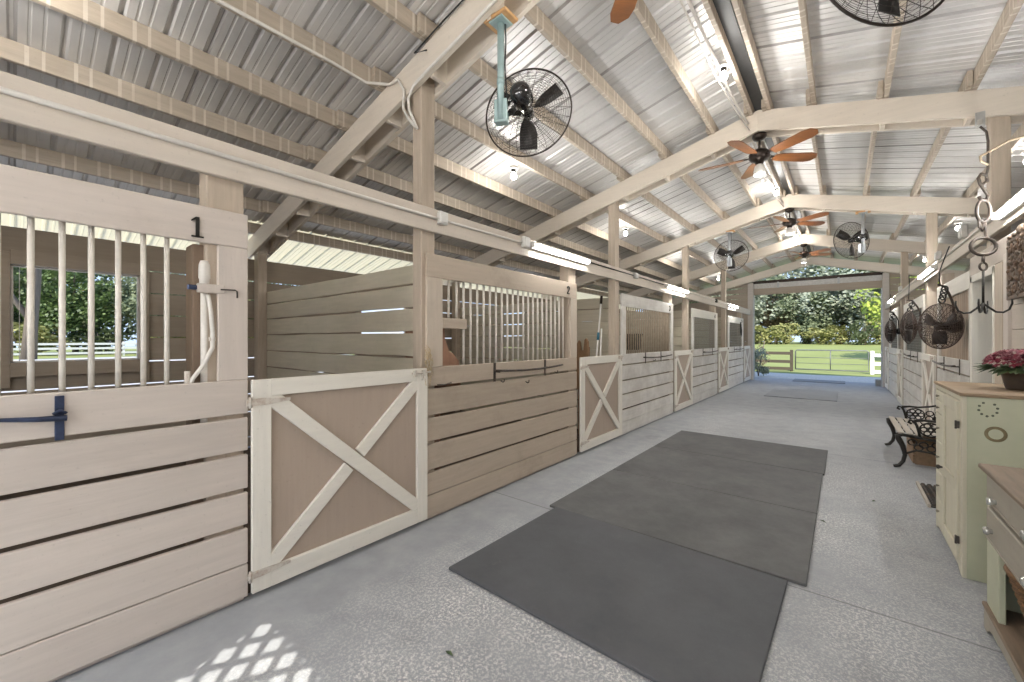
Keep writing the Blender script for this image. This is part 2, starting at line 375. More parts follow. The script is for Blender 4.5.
yard('driveway',-37,-6.62,'pale grey driveway outside the left stall windows')
yard('side_bounce_ground',5.02,16,'unseen pale ground outside the right stalls, added for neutral bounce light')  # unseen, added to keep green lawn bounce off the right roof
o=MB().box(-7,5.2,-14,-6,-.15,-.005).build('apron',M['gravel']); tag(o,'unseen pale apron behind the camera end, added to bounce sunlight indoors','apron',kind='structure')  # unseen pale surface, added to throw sun bounce through the rear doorway

# ------------------------------------------------------------------ roof
def corr(sgn,xs_,mt,label):
    mb=MB(); P=.2286; y=YB-.4; pts=[]
    prof=[(0,0),(.012,.019),(.032,.019),(.044,0),(.085,0),(.090,.004),(.100,.004),(.105,0),(.150,0),(.155,.004),(.165,.004),(.170,0)]
    while y<17.55:
        pts+=[(y+a,h) for a,h in prof]; y+=P
    xe,xr=xs_
    def z(x): return zb(x)+.245+.142
    vs=[]
    for (yy,h) in pts: vs+= [(xr,yy,z(xr)+h),(xe,yy,z(xe)+h)]
    n=len(pts)
    mb.add(vs,[(2*i,2*i+1,2*i+3,2*i+2) for i in range(n-1)])
    o=mb.build('ceiling',M[mt]); s=o.modifiers.new('Solid','SOLIDIFY'); s.thickness=.003; s.offset=1
    tag(o,label,'ceiling',kind='structure')
corr(-1,(-6.02,XR-.03),'roof','corrugated bare metal roof slope left of the ridge')
corr(-1,(XLO-1.05,-6.0),'fiberglass','glowing cream translucent eave strip of the left roof')
corr(1,(XRO+.5,XR+.03),'roof','corrugated bare metal roof slope right of the ridge')
# dark vent strip along the ridge
o=MB().box(XR-.062,XR+.062,YB-.3,17.4,zb(XR)+.30,zb(XR)+.375).build('ridge_vent',M['wire']); tag(o,'black vent strip running along the ridge between the top purlins','vent',kind='structure')
# ridge cap
rc=MB(); zt=zb(XR)+.245+.142+.03
rc.prism([(XR-.2,zt-.045),(XR,zt+.01),(XR+.2,zt-.045),(XR+.2,zt-.035),(XR,zt+.02),(XR-.2,zt-.035)],'Y',YB-.4,17.5)
o=rc.build('ridge_cap',M['roof']); tag(o,'metal cap closing the ridge above the aisle','ridge cap',kind='structure')

SIDE={-1:'left',1:'right'}
OFF=[.09,.51,1.10,1.70,2.30,2.90,3.50,4.10,4.70,5.30]
edges=[YB-.3]+T+[17.4]
for sg in (-1,1):
    for i,of in enumerate(OFF):
        x=XR+sg*of
        for k in range(len(edges)-1):
            y0=edges[k]-(.22 if k else 0); y1=edges[k+1]+(.22 if k<len(edges)-2 else 0)
            xo=x+(.0225 if k%2 else -.0225)
            z0=zb(x)+.2465
            if i==0: z0-=.02
            mb=MB().box(xo-.02,xo+.02,y0,y1,z0,z0+.138)
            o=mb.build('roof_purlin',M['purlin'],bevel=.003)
            where=('between the %s and %s rafter pairs'%(ORD[k-1],ORD[k])) if 0<k<5 else ('nearer than the first rafter pair' if k==0 else 'beyond the fifth rafter pair')
            tag(o,'%s brown roof purlin out from the ridge, %s slope, %s'%(ORD[i],SIDE[sg],where),'purlin','roof purlins',kind='structure')
def rafter_pair(k,Y):
    r=root('roof_rafter','pale painted double rafter pair crossing over the aisle, %s from the camera'%ORD[k],'rafter',(XR,Y,0),group='rafter pairs',kind='structure')
    for sg in (-1,1):
        xe=(XLO-.2) if sg<0 else (XRO+.2)
        for s in (-1,1):
            ya=s*.072; yb=s*.112
            x0=XR; x1=xe
            poly=[(x0-XR,zb(x0)),(x1-XR,zb(x1)),(x1-XR,zb(x1)+.20),(x1-XR-sg*.05,zb(x1)+.2575),(x0-XR,zb(x0)+.245)]
            MB().prism(poly,'Y',ya,yb).build('beam',M['rafter'],r,bevel=.004)
        for of in OFF[1:]:
            x=XR+sg*of
            if min(abs(x-L-(-.07)),abs(x-RW-.07))<.14: continue
            MB().box(x-XR-.019,x-XR+.019,-.071,.071,zb(x)-.012,zb(x)+.24).build('spacer_block',M['rafter'],r,bevel=.002)
    return r
for k,Y in enumerate(T): rafter_pair(k,Y)

# ------------------------------------------------------------------ posts
def post(x0,x1,y0,y1,z1,label,mat='post',z0=0):
    o=MB().box(x0,x1,y0,y1,z0,z1).build('wooden_post',M[mat],origin=((x0+x1)/2,(y0+y1)/2,0),loc=((x0+x1)/2,(y0+y1)/2,0),bevel=.006)
    return tag(o,label,'post','wooden posts',kind='structure')
ends=[('first','beside the nearest gate'),('second','at the far side of the second gate'),('third','beyond the third gate'),('fourth','beyond the fourth gate')]
for k,Y in enumerate(T[:4]):
    post(L-.14,L-.028,Y-.07,Y+.07,zb(L-.1)+.2,'tan square post on the left stall row, %s'%ends[k][1])
rl=['over the tack room wall','between the first and second right stalls','between the second and third right stalls']
for k,Y in enumerate(T[1:4]):
    post(RW+.028,RW+.15,Y-.07,Y+.07,zb(RW+.1)+.2,'brown square post on the right row, %s'%rl[k],z0=2.2 if k==0 else 0)
# short posts carrying the header at stall-front edges
for (y,lab) in ((.735,'short post above the number one stall board'),(4.40,'short post at the far end of the stall two front'),(8.15,'post at the far end of the stall three front'),(11.74,'post at the far end of the stall four front'),(15.4,'post at the far end of the stall five front')):
    post(L-.16,L-.03,y-.09,y+.085,2.52,'tan '+lab)
for (y,lab) in ((8.06,'first right stall front'),(12.1,'second right stall front'),(16.2,'third right stall front')):
    post(RW+.03,RW+.15,y-.07,y+.07,2.36,'brown post at the edge of the '+lab)
# outer wall posts
for k,Y in enumerate(T[:4]):
    post(XLO+.03,XLO+.17,Y-.075,Y+.035,zb(XLO+.1),'tan outer wall post at the end of the %s stall partition'%ORD[k])
for k,Y in enumerate(T[1:4]):
    post(XRO-.17,XRO-.03,Y-.075,Y+.035,zb(XRO-.1),'outer post of the right stalls, %s one along'%ORD[k])
# end posts of the big opening
post(-2.66,-2.50,16.78,16.94,zb(-2.6),'grey brown post at the left side of the far opening','gable')
post(.955,1.10,16.78,16.94,zb(1.0),'grey brown post at the right side of the far opening','gable')

# headers with conduits
def header(side):
    F=L if side<0 else RW; s=-1 if side<0 else 1
    za,zt=(2.335,2.525) if side<0 else (2.375,2.555)
    x0=F-s*.0; x1=F+s*.027
    o=MB().box(x0-s*.012,x1,YB+.2,16.78,za,zt).build('header_beam',M['header'],bevel=.004)
    tag(o,'long painted header beam carrying lights above the %s stall fronts'%SIDE[side],'beam',kind='structure')
header(-1); header(1)

# ------------------------------------------------------------------ outer left wall with windows
WIN=[(-.02,.91),(3.62,4.55),(7.25,8.18),(10.9,11.83),(14.4,15.3)]
def outer_wall(x,sg,windows,name,label):
    gaps=[.15,.49,.73,.96,1.215,1.487,1.742,1.995,2.25,2.555]
    w=MB()
    z0=.0
    segs=[]
    for i,g in enumerate(gaps):
        za=(gaps[i-1]+.007) if i else .02; zt=g-.007
        cuts=[(a-.06,b+.06) for a,b in windows] if (za>1.2 and za<2.2) else []
        y=YB
        for a,b in cuts:
            w.box(x,x+sg*.025,y,a,za,zt); y=b
        w.box(x,x+sg*.025,y,YE,za,zt)
    # vertical battens hold the boards
    o=w.build(name,M['outer']); tag(o,label,'wall',kind='structure')
outer_wall(XLO,-1,WIN,'wall_left','gappy brown board outer wall behind the left stalls')
outer_wall(XRO,1,[(6.6,7.5),(10.4,11.3),(14.0,14.9)],'wall_right','gappy board outer wall behind the right stalls')
for i,(a,b) in enumerate(WIN):
    r=root('window_%d'%(i+1),'open window hole in the outer wall of the %s left stall'%ORD[i],'window',(XLO,(a+b)/2,1.7),kind='structure')
    def P(mb,nm,mt): return mb.build(nm,M[mt],r,origin=(XLO,(a+b)/2,1.7),bevel=.003)
    P(MB().box(XLO-.04,XLO+.06,a-.07,a,1.0,2.30).box(XLO-.04,XLO+.06,b,b+.07,1.0,2.30),'jamb','outer')
    P(MB().box(XLO-.04,XLO+.06,a,b,2.185,2.32),'head_board','outer')
    P(MB().box(XLO-.04,XLO+.06,a,b,1.10,1.238),'sill','outer')
    P(MB().box(XLO-.06,XLO-.03,a,a+.02,1.238,2.185).box(XLO-.06,XLO-.03,b-.02,b,1.238,2.185).box(XLO-.06,XLO-.03,a,b,1.238,1.252).box(XLO-.06,XLO-.03,a,b,2.172,2.185),'frame','white_pipe')
    P(MB().box(XLO-.05,XLO-.045,a+.055,a+.06,1.25,2.18),'track','white_pipe')
# battens on wall inside
for k,y in enumerate([1.55,2.9,5.1,6.6,8.7,10.2,12.4]):
    pass

# dark dirt floors of the stalls, added to cut bounce and darken board gaps
for sg,(xa,xb) in ((-1,(XLO+.03,L-.07)),(1,(RW+.56,XRO-.03))):
    o=MB().box(xa,xb,YB+.1,16.8,.0,.012).build('stall_floor',M['dirt']); tag(o,'dark dirt floor inside the %s stalls, added to cut bounce light'%SIDE[sg],'floor',kind='structure')
# partitions between stalls
def partition(k,Y):
    w=MB(); zz=[0.02,.28,.49,.69,.89,1.096,1.312,1.53,1.74,1.94,2.115]
    rnd=random.Random(k)
    for i in range(len(zz)-1):
        x=-6.05; n=8; za,zt=zz[i]+.004,zz[i+1]-.010
        pts=[]
        top=[];bot=[]
        for j in range(n+1):
            xx=x+(L-.13-x)*j/n; top.append((xx,zt+rnd.uniform(-.007,.004))); bot.append((xx,za+rnd.uniform(-.003,.006)))
        w.prism(bot+top[::-1],'Y',Y,Y+.03)
    o=w.build('wall_partition',M['partition'],bevel=.003); tag(o,'rough gappy board partition behind the %s gate, between left stalls'%ORD[k],'wall',kind='structure')
for k,Y in enumerate(T[:4]): partition(k,Y+.036)
for k,Y in enumerate(T[2:4]):
    w=MB()
    for i in range(10): w.box(RW+.16,XRO-.03,Y+.04,Y+.07,.02+.21*i,.215+.21*i)
    o=w.build('wall_partition',M['partition']); tag(o,'board partition between the right stalls, %s along the aisle'%ORD[k],'wall',kind='structure')

# ------------------------------------------------------------------ gable end
def gable_end():
    for sg in (-1,1):
        xa,xb=(XLO,-2.64) if sg<0 else (1.08,XRO)
        w=MB(); z=0.02
        while z<4.0:
            z1=z+.19
            # clip to the roof slope
            poly=[]
            if sg<0: pts=[(xa,z),(xb,z),(xb,min(z1,zb(xb)+.24)),(xa,min(z1,zb(xa)+.24))]
            else: pts=[(xa,z),(xb,z),(xb,min(z1,zb(xb)+.24)),(xa,min(z1,zb(xa)+.24))]
            hi=max(p[1] for p in pts[2:])
            if hi<=z+.01: break
            pts=[(u,max(v,z)) for u,v in pts]
            if pts[2][1]<=z+.005:  # outer side is below: clip where roof crosses z
                xc=XR+(3.945+.24-z)/.25; pts=[(xa,z),(xc,z),(xa,pts[3][1])]
            if sg<0 and pts[-1][1]<=z+.005:
                xc=XR-(3.945+.24-z)/.25; pts=[(xc,z),(xb,z),(xb,pts[2][1])]
            w.prism(pts,'Y',16.85,16.88); z=z1+.005
        o=w.build('wall_far',M['outerX']); tag(o,'brown board end wall on the %s of the far opening'%SIDE[sg],'wall',kind='structure')
gable_end()
# roll-up door housing over the far opening
r=root('roll_up_door','long grey and brown roll door housing across the top of the far opening','door',(-.78,16.98,3.05))
def P(mb,nm,mt,b=.004): return mb.build(nm,M[mt],r,origin=(-.78,16.98,3.05),bevel=b)
P(MB().box(-2.52,.97,16.96,17.02,3.06,3.29),'bottom_board','outerX')
P(MB().box(-2.52,.97,16.95,17.22,3.29,3.46),'drum_cover','galv')
P(MB().box(-2.55,1.0,16.93,16.98,3.46,3.56),'top_rail','bronze')
for x in (-1.75,-.1): P(MB().box(x-.03,x+.03,16.91,16.95,3.28,3.48),'bracket','greypole')
for x in (-2.5,.945): P(MB().box(x-.022,x+.022,16.955,17.03,.0,3.06),'track','greypole')

# rear wall behind the camera: doorway, and a lattice panel above it
SUN_EL=R_(40); SUN_AZ=R_(15)
LX0,LX1,LZ0,LZ1=-1.40,-.70,2.46,3.01
w=MB()
w.box(XLO,-2.55,YB-.03,YB,0,2.9); w.box(1.0,XRO,YB-.03,YB,0,2.9)
w.prism([(-6.2,2.9),(4.64,2.9),(4.64,2.95),(XR,4.32),(-6.2,2.95)],'Y',YB-.03,YB) if False else None
w.box(-2.55,1.0,YB-.03,YB,2.24,LZ0); w.box(-2.55,LX0,YB-.03,YB,LZ0,LZ1); w.box(LX1,1.0,YB-.03,YB,LZ0,LZ1)
w.prism([(-2.55,LZ1),(1.0,LZ1),(1.0,zb(1.0)+.3),(XR,zb(XR)+.3),(-2.55,zb(-2.55)+.3)],'Y',YB-.03,YB)
w.prism([(XLO,2.9),(-2.55,2.9),(-2.55,zb(-2.55)+.3),(XLO,zb(XLO)+.3)],'Y',YB-.03,YB); w.prism([(1.0,2.9),(XRO,2.9),(XRO,zb(XRO)+.3),(1.0,zb(1.0)+.3)],'Y',YB-.03,YB)
o=w.build('wall_back',M['outerX']); tag(o,'board end wall behind the camera with an open doorway','wall',kind='structure')
lt=MB(); cx,cz=(LX0+LX1)/2,(LZ0+LZ1)/2; step=.105; wd=.034
import itertools
for d in (1,-1):
    for k in range(-12,13):
        c=k*step*1.414
        # line z-cz = d*(x-cx)+c clipped to the panel
        p=[]
        for x in (LX0,LX1):
            z=cz+d*(x-cx)+c
            p.append([x,z])
        def clip(a,b):
            (x0,z0),(x1,z1)=a,b
            for lo,hi in ((LZ0,LZ1),):
                if max(z0,z1)<lo or min(z0,z1)>hi: return None
                f=lambda z:(x0+(x1-x0)*(z-z0)/(z1-z0),z)
                A=(x0,z0) if lo<=z0<=hi else f(lo if z0<lo else hi)
                B=(x1,z1) if lo<=z1<=hi else f(lo if z1<lo else hi)
                return A,B
        q=clip(tuple(p[0]),tuple(p[1]))
        if q and (Vector((q[0][0],0,q[0][1]))-Vector((q[1][0],0,q[1][1]))).length>.03:
            lt.slab((q[0][0],YB-.015+d*.004,q[0][1]),(q[1][0],YB-.015+d*.004,q[1][1]),.007,wd,up=(-d*.707,0,.707))
o=lt.build('lattice_panel',M['latticew']); tag(o,'white diagonal lattice vent over the doorway behind the camera','lattice',kind='structure')

# ------------------------------------------------------------------ stall fronts (s = -1 left row, +1 right row)
def number_glyph(ch,h):
    mb=MB()
    if ch=='1':
        mb.box(-.008,.008,-.003,.003,0,h); mb.box(-.026,.026,-.003,.003,0,h*.07)
        mb.prism([(-.026,h*.82),(-.026,h*.76),(-.007,h*.86),(-.007,h)],'Y',-.004,.004)
        return mb
    P={'2':[(-.3,.72),(-.26,.88),(-.1,.98),(.1,.98),(.27,.88),(.3,.7),(.2,.5),(-.1,.26),(-.3,.04),(.32,.04)],
       '3':[(-.3,.82),(-.15,.96),(.1,.97),(.28,.84),(.26,.64),(.1,.53),(-.06,.52),(.1,.51),(.3,.4),(.32,.2),(.12,.04),(-.12,.03),(-.32,.18)],
       '4':[(.14,.0),(.14,.97),(-.34,.3),(.34,.3)],
       '5':[(.28,.96),(-.24,.96),(-.27,.55),(.0,.62),(.24,.53),(.32,.32),(.2,.08),(-.06,.02),(-.3,.14)]}[ch]
    mb.tube([(x*h*.9,0,z*h) for x,z in P],h*.075,6); return mb
def stall_front(s,y0,y1,label,lower,stl,barm,op,kind,gaps,ztop=2.16,zhead=1.97,bars=None,number=None,numy=None,grp='stall fronts',rod=None,hooks=(),extra=None,headm=None,sl=.14,feed=False,ybase=None):
    F=L if s<0 else RW
    r=root('horse_stall',label,'stall front',(F,y0,0),group=grp)
    O=(F,y0,0); X=lambda d: F+s*d     # d>0: away from the aisle
    B=lambda mb,nm,mt,b=.004,**k: mb.build(nm,mt,r,origin=O,bevel=b,**k)
    zs=[.025]+gaps+[1.238]; mb=MB()
    for i in range(len(zs)-1):
        mb.box(X(0),X(.026),y0,y1,zs[i]+((.003 if i==1 else .012) if i else 0),zs[i+1]-((.003 if i==0 else .012) if i<len(zs)-2 else 0))
    B(mb,'board_panel',lower)
    B(MB().box(X(.027),X(.06),y0+.01,y1-.01,0,.045),'kick_board',lower)
    for yy in (y0+.05,(y0+y1)/2,y1-.05):
        pass
    B(MB().box(X(.027),X(.065),y0+.02,y0+.10,.05,1.22),'batten',M['post']); B(MB().box(X(.027),X(.065),y1-.10,y1-.02,.05,1.22),'batten',M['post'])
    B(MB().box(X(0),X(.028),y0,y1,zhead,ztop),'header_board',headm or lower)
    B(MB().box(X(0),X(.028),y0,op[0],1.239,zhead-.001),'stile',stl)
    B(MB().box(X(0),X(.028),op[1],y1,1.239,zhead-.001),'stile',stl)
    if kind=='bars':
        for y in bars:
            z0=1.2
            if feed and y<op[0]+.24: z0=1.60
            B(MB().tube([(X(.045),y,z0),(X(.045),y,zhead+.03)],.0108,10),'bar',barm,0)
    elif kind=='screen':
        w=MB(); y=op[0]
        while y<op[1]: w.box(X(.036),X(.040),y,y+.007,1.22,zhead+.01); y+=.05
        z=1.25
        while z<zhead: w.box(X(.032),X(.036),op[0],op[1],z,z+.007); z+=.05
        B(w,'wire_screen',M['screenwire'],0)
    elif kind=='siding':
        w=MB(); y=op[0]
        while y<op[1]-.01: w.box(X(.03),X(.05),y,min(y+.088,op[1]),1.22,zhead+.01); y+=.094
        B(w,'siding_boards',M['siding'],.006)
    if rod:
        ya,yb_,v1,v2=rod; n=12
        B(MB().tube([(X(-.07),ya+(yb_-ya)*i/n,1.17-.02*math.sin(PI*i/n)) for i in range(n+1)],.011,8),'blanket_rod',M['ironworn'],0)
        for v in (v1,v2):
            B(MB().box(X(-.006),X(0),v-.014,v+.014,1.06,1.24).tube([(X(-.005),v,1.155),(X(-.07),v,1.155)],.008,6),'rod_bracket',M['ironworn'],0)
    for (hy,hz) in hooks:
        B(MB().tube([(X(-.003),hy,hz),(X(-.03),hy,hz-.012),(X(-.045),hy,hz-.004),(X(-.045),hy+.002,hz+.02)],.005,6),'hook',M['ironworn'],0)
    if number:
        h=.105 if number=='1' else .09
        g=number_glyph(number,h); n2=MB()
        # glyph is drawn in local X/Z, turned onto the stall face
        vs=[(X(-.006)+ (vy*-1 if s<0 else vy), (numy+vx*(1 if s<0 else -1)), (1.99 if number=='1' else 2.015)+vz) for vx,vy,vz in g.v]
        n2.add(vs,g.f); o=B(n2,'stall_number',M['iron'],0); o['label']='dark metal number %s'%number
    if extra: extra(r,O,X,B)
    return r

G1=[.21,.418,.621,.832,1.038]; G2=[.205,.395,.625,.835,1.072]
def ex1(r,O,X,B):
    B(MB().box(X(-.008),X(0),.110,.138,1.035,1.224),'latch_plate',M['navy'],.002)
    rod=B(MB().tube([(X(-.02),-.5,1.16),(X(-.022),-.03,1.146),(X(-.024),.06,1.135),(X(-.024),.145,1.130)],[.008,.008,.011,.013],8),'latch_rod',M['navy'],0)
    B(MB().tube([(X(-.02),.105,1.15),(X(-.028),.125,1.165),(X(-.02),.143,1.15)],.006,6),'latch_loop',M['navy'],0)
bars1=[-.57+.088*i for i in range(13)]
stall_front(-1,-1.15,.831,'nearest left stall front, tan boards, numbered one, with the navy latch rod',M['board'],M['stile'],M['bar'],(-1.05,.69),'bars',G1,bars=bars1,number='1',numy=.60,grp='left stall fronts',extra=ex1)
def ex2(r,O,X,B):
    B(MB().box(X(-.001),X(.027),2.263,2.543,1.555,1.643),'mid_rail',M['board2'])
    B(MB().tube([(X(-.004),2.2,1.09),(X(-.02),2.26,1.085),(X(-.03),2.33,1.10)],.006,6),'eye_bolt',M['ironworn'],0)
bars2=[2.364,2.457]+[2.543+.0875*i for i in range(20)]
stall_front(-1,2.095,4.468,'second left stall front, stained tan boards, notched feed opening and pale bars, numbered two',M['board2'],M['stile2'],M['bar'],(2.263,4.322),'bars',G2,ztop=2.16,bars=bars2,number='2',numy=4.25,grp='left stall fronts',rod=(2.86,4.02,2.91,3.76),hooks=((3.0,1.06),(3.95,1.09),(3.4,1.02)),extra=ex2,feed=True)
bars3=[5.99+.0875*i for i in range(24)]
stall_front(-1,5.805,8.21,'third left stall front, whitewashed boards with brown bars',M['board_w'],M['board_wx'],M['bar_brown'],(5.96,8.08),'bars',G2,bars=bars3,number='3',numy=7.98,grp='left stall fronts',rod=(6.5,7.9,6.75,7.5),hooks=((7.1,1.1),))
stall_front(-1,9.50,11.86,'fourth left stall front, whitewashed, wire screen, one from the end',M['board_w'],M['board_wx'],M['bar'],(9.66,11.62),'screen',G2,number='4',numy=11.55,grp='left stall fronts',rod=(10.2,11.6,10.4,11.3),headm=M['trimY'])
stall_front(-1,13.18,15.5,'last left stall front before the far opening, whitewashed with wire screen',M['board_w'],M['board_wx'],M['bar'],(13.34,15.3),'screen',G2,number='5',numy=15.2,grp='left stall fronts',rod=(13.9,15.2,14.0,14.9),headm=M['trimY'])
stall_front(1,6.26,8.12,'right stall front beside the tack room door, brown siding above pale boards',M['board_w'],M['board_wx'],M['bar'],(6.30,8.0),'siding',G2,ztop=2.18,zhead=1.99,grp='right stall fronts',rod=(6.5,7.9,6.7,7.6),headm=M['trimY'])
stall_front(1,9.39,12.12,'middle right stall front, pale boards with grey screen',M['board_w'],M['board_wx'],M['bar'],(9.55,11.95),'screen',G2,ztop=2.2,zhead=2.0,grp='right stall fronts',rod=(9.8,11.2,10,10.9),headm=M['trimY'])
stall_front(1,13.28,15.6,'far right stall front next to the big opening, pale boards',M['board_w'],M['board_wx'],M['bar'],(13.45,15.4),'screen',G2,ztop=2.24,zhead=2.02,grp='right stall fronts',headm=M['trimY'])

# ------------------------------------------------------------------ gates
def gate(s,y0,y1,label,worn=False,zt=1.235,hinge_first=True,group=None,sag=0):
    F=L if s<0 else RW; X=lambda d:F+s*d; O=(F,y0,0)
    r=root('stall_gate',label,'gate',O,group=group)
    mY=M['trimY']; mZ=M['trimZ']
    B=lambda mb,nm,mt,b=.003: mb.build(nm,mt,r,origin=O,bevel=b)
    z0=.035; w=.098
    B(MB().box(X(.004),X(.022),y0+.02,y1-.02,z0+.02,zt-.02),'panel',M['gatepanel'])
    B(MB().box(X(-.024),X(.004),y0,y0+w,z0,zt),'side_rail',mZ); B(MB().box(X(-.024),X(.004),y1-w,y1,z0,zt),'side_rail',mZ)
    B(MB().box(X(-.0245),X(.004),y0+w,y1-w,zt-.098,zt+.001),'top_rail',mY); B(MB().box(X(-.0245),X(.004),y0+w,y1-w,z0,z0+.11),'bottom_rail',mY)
    A=(X(-.009),y0+w*.95,zt-.10); Bp=(X(-.009),y1-w*.95,z0+.125)
    def brace(a,b,wd=.088):
        mb=MB().slab(a,b,wd,.026,up=(s,0,0)); return B(mb,'cross_brace',mY)
    brace(A,Bp)
    C1=Vector((X(-.009),y0+w*.95,z0+.125)); D1=Vector((X(-.009),y1-w*.95,zt-.10)); mid=(C1+D1)/2; dr=(D1-C1).normalized()
    brace(C1,mid-dr*.055,.085); brace(mid+dr*.055,D1,.085)
    yh=y0 if hinge_first else y1; sg=1 if hinge_first else -1
    for z in (zt-.125,z0+.105):
        mb=MB().prism([(yh-sg*.03,z-.018),(yh+sg*.05,z-.02),(yh+sg*.2,z-.008),(yh+sg*.2,z+.008),(yh+sg*.05,z+.02),(yh-sg*.03,z+.018)],'X',X(-.0245),X(-.030))
        mb.tube([(X(-.03),yh-sg*.012,z-.03),(X(-.03),yh-sg*.012,z+.03)],.009,8)
        B(mb,'hinge',M['hinge'],0)
    yl=y1 if hinge_first else y0
    mb=MB().tube([(X(-.036),yl-sg*.16,zt-.035),(X(-.036),yl+sg*.02,zt-.03)],.007,8)
    for q in (.13,.05): mb.box(X(-.0245),X(-.045),yl-sg*q-.012,yl-sg*q+.012,zt-.06,zt-.012)
    mb.tube([(X(-.04),yl-sg*.07,zt-.04),(X(-.045),yl-sg*.07,zt-.09)],.006,6)
    B(mb,'latch',M['hinge'],0)
    return r
gl=['nearest white framed gate with X braces, beside the number one stall','white framed X-braced gate below the leaning blue-gripped pole, second from camera','third white X-braced gate on the left, past the third stall front','fourth white X-braced gate on the left row','last white X-braced gate on the left, at the far opening']
for i,(a,b) in enumerate(((.845,2.083),(4.535,5.768),(8.26,9.47),(11.93,13.12),(15.57,16.74))): gate(-1,a,b,gl[i],group='left stall gates')
for i,(a,b) in enumerate(((8.2,9.32),(12.18,13.22),(15.68,16.74))): gate(1,a,b,['X-braced gate on the right behind the iron bench','X-braced gate halfway along the right row','X-braced gate at the far end of the right row'][i],hinge_first=False,group='right stall gates')

# white water pipe by stall 1 with bracket and hose
r=root('water_pipe','white plastic water pipe rising beside the number one stall bars','pipe',(L-.045,.642,1.18))
O=(L-.045,.642,1.18)
MB().tube([(L-.045,.642,1.0),(L-.045,.642,1.83)],.018,12).build('riser',M['white_pipe'],r,origin=O)
MB().lathe([(.001,1.885),(.018,1.88),(.025,1.86),(.027,1.83),(.027,1.79),(.023,1.78),(.023,1.74),(.018,1.735)],(L-.045,.642,0),14).build('cap',M['white_pipe'],r,origin=O)
MB().tube([(L-.02,.650,1.70),(L-.012,.660,1.62),(L-.008,.668,1.50),(L-.010,.668,1.42),(L-.015,.63,1.33),(L-.02,.585,1.26),(L-.035,.57,1.20),(L-.045,.565,1.14)],.0105,8).build('hose',M['white_pipe'],r,origin=O)
MB().box(L-.03,L-.002,.655,.680,1.455,1.475).build('hose_clip',M['hinge'],r,origin=O)
MB().tube([(L-.03,.565,1.14),(L-.03,.565,1.30)],.013,8).build('valve',M['hinge'],r,origin=O)
r=root('pipe_bracket','small painted wood block with blue end holding the white pipe','bracket',(L,.64,1.73)); O=(L,.64,1.73)
MB().box(L-.02,L+.004,.600,.720,1.708,1.755).build('block',M['stile'],r,origin=O,bevel=.003)
MB().box(L-.016,L+.002,.560,.600,1.72,1.745).build('strap',M['navy'],r,origin=O,bevel=.004)
MB().tube([(L+.008,.70,1.73),(L+.012,.765,1.732),(L+.012,.775,1.725),(L+.012,.775,1.69)],.004,6).build('hook',M['ironworn'],r,origin=O)
# pole behind the bars, inner dark post
post(L-.20,L-.075,.595,.69,1.97,'dark brown inner post behind the white water pipe','brownpost')

# frayed twine on first post
tw=MB()
rn=random.Random(3)
for i in range(26):
    y=2.075+rn.uniform(-.015,.02); z=1.42-rn.random()*.24; p=[(L+.003,y,z)]
    for k in range(4): p.append((L+.006+rn.random()*.03,p[-1][1]+rn.uniform(-.015,.025),p[-1][2]-rn.uniform(.01,.05)))
    tw.tube(p,.0022,4)
o=tw.build('baling_twine',M['twine']); tag(o,'frayed tan twine tied at the latch of the nearest gate','twine')

# ------------------------------------------------------------------ things in stall two and three
r=root('feed_trough','worn reddish corner feeder behind the notched opening of stall two','feeder',(L-.1,2.35,1.1)); O=(L-.1,2.35,1.1)
MB().prism([(2.25,1.0),(2.56,1.0),(2.53,1.27),(2.47,1.33),(2.42,1.36),(2.37,1.46),(2.36,1.56),(2.37,1.62),(2.25,1.62)],'X',L-.12,L-.09).build('side_board',M['redwood'],r,origin=O,bevel=.004)
MB().box(L-.5,L-.09,2.25,2.30,1.0,1.55).build('back_board',M['redwood'],r,origin=O,bevel=.004)
MB().box(L-.5,L-.09,2.25,2.6,.98,1.03).build('bottom_board',M['redwood'],r,origin=O,bevel=.004)
MB().box(L-.5,L-.45,2.26,2.31,.012,.98).build('leg',M['redwood'],r,origin=O); MB().box(L-.14,L-.09,2.26,2.31,.012,.98).build('leg',M['redwood'],r,origin=O)
r=root('notched_board','brown board with a U-shaped notch standing inside the second gateway','board',(-3.05,5.44,1.2)); 
MB().prism([(-.10,-.5),(.10,-.5),(.10,.22),(.07,.28),(.04,.26),(.02,.10),(-.02,.10),(-.035,.22),(-.06,.25),(-.10,.18)],'Y',-.02,.02).build('face_board',M['brownboard'],r,bevel=.004)
MB().box(-.09,-.05,.02,.06,-1.2,.15).build('leg',M['brownboard'],r); MB().box(.05,.09,.02,.06,-1.2,.15).build('leg',M['brownboard'],r)
r=root('long_pole','long white pole with blue grip leaning inside the second gateway','pole',(-2.86,5.30,.02))
b0=Vector((0,0,0)); tp=Vector((.02,.33,2.02))
MB().tube([b0,tp],.013,10).build('shaft',M['polewhite'],r)
MB().tube([b0+(tp-b0)*.71,b0+(tp-b0)*.765],.020,10).build('grip',M['blue'],r)
MB().tube([tp-(tp-b0)*.02,tp+(tp-b0)*.04],.021,10).build('end_cap',M['bronze'],r)
o=MB().tube([(-2.80,5.42,.02),(-2.77,5.50,1.62)],.013,10).build('short_pole',M['polewhite']); tag(o,'plain short white pole leaning by the post in the second gateway','pole')
r=root('feed_tub','black rubber feed tub hung inside the third left stall','tub',(-2.90,6.92,1.28))
MB().lathe([(.001,0),(.15,0),(.19,.26),(.205,.26),(.205,.28),(.185,.28),(.145,.02),(.001,.02)],seg=24).build('bucket',M['black'],r)
MB().tube([(-.2*math.cos(a),0,.27+.12*math.sin(a)) for a in [PI*i/10 for i in range(11)]],.005,6).build('handle',M['greypole'],r)

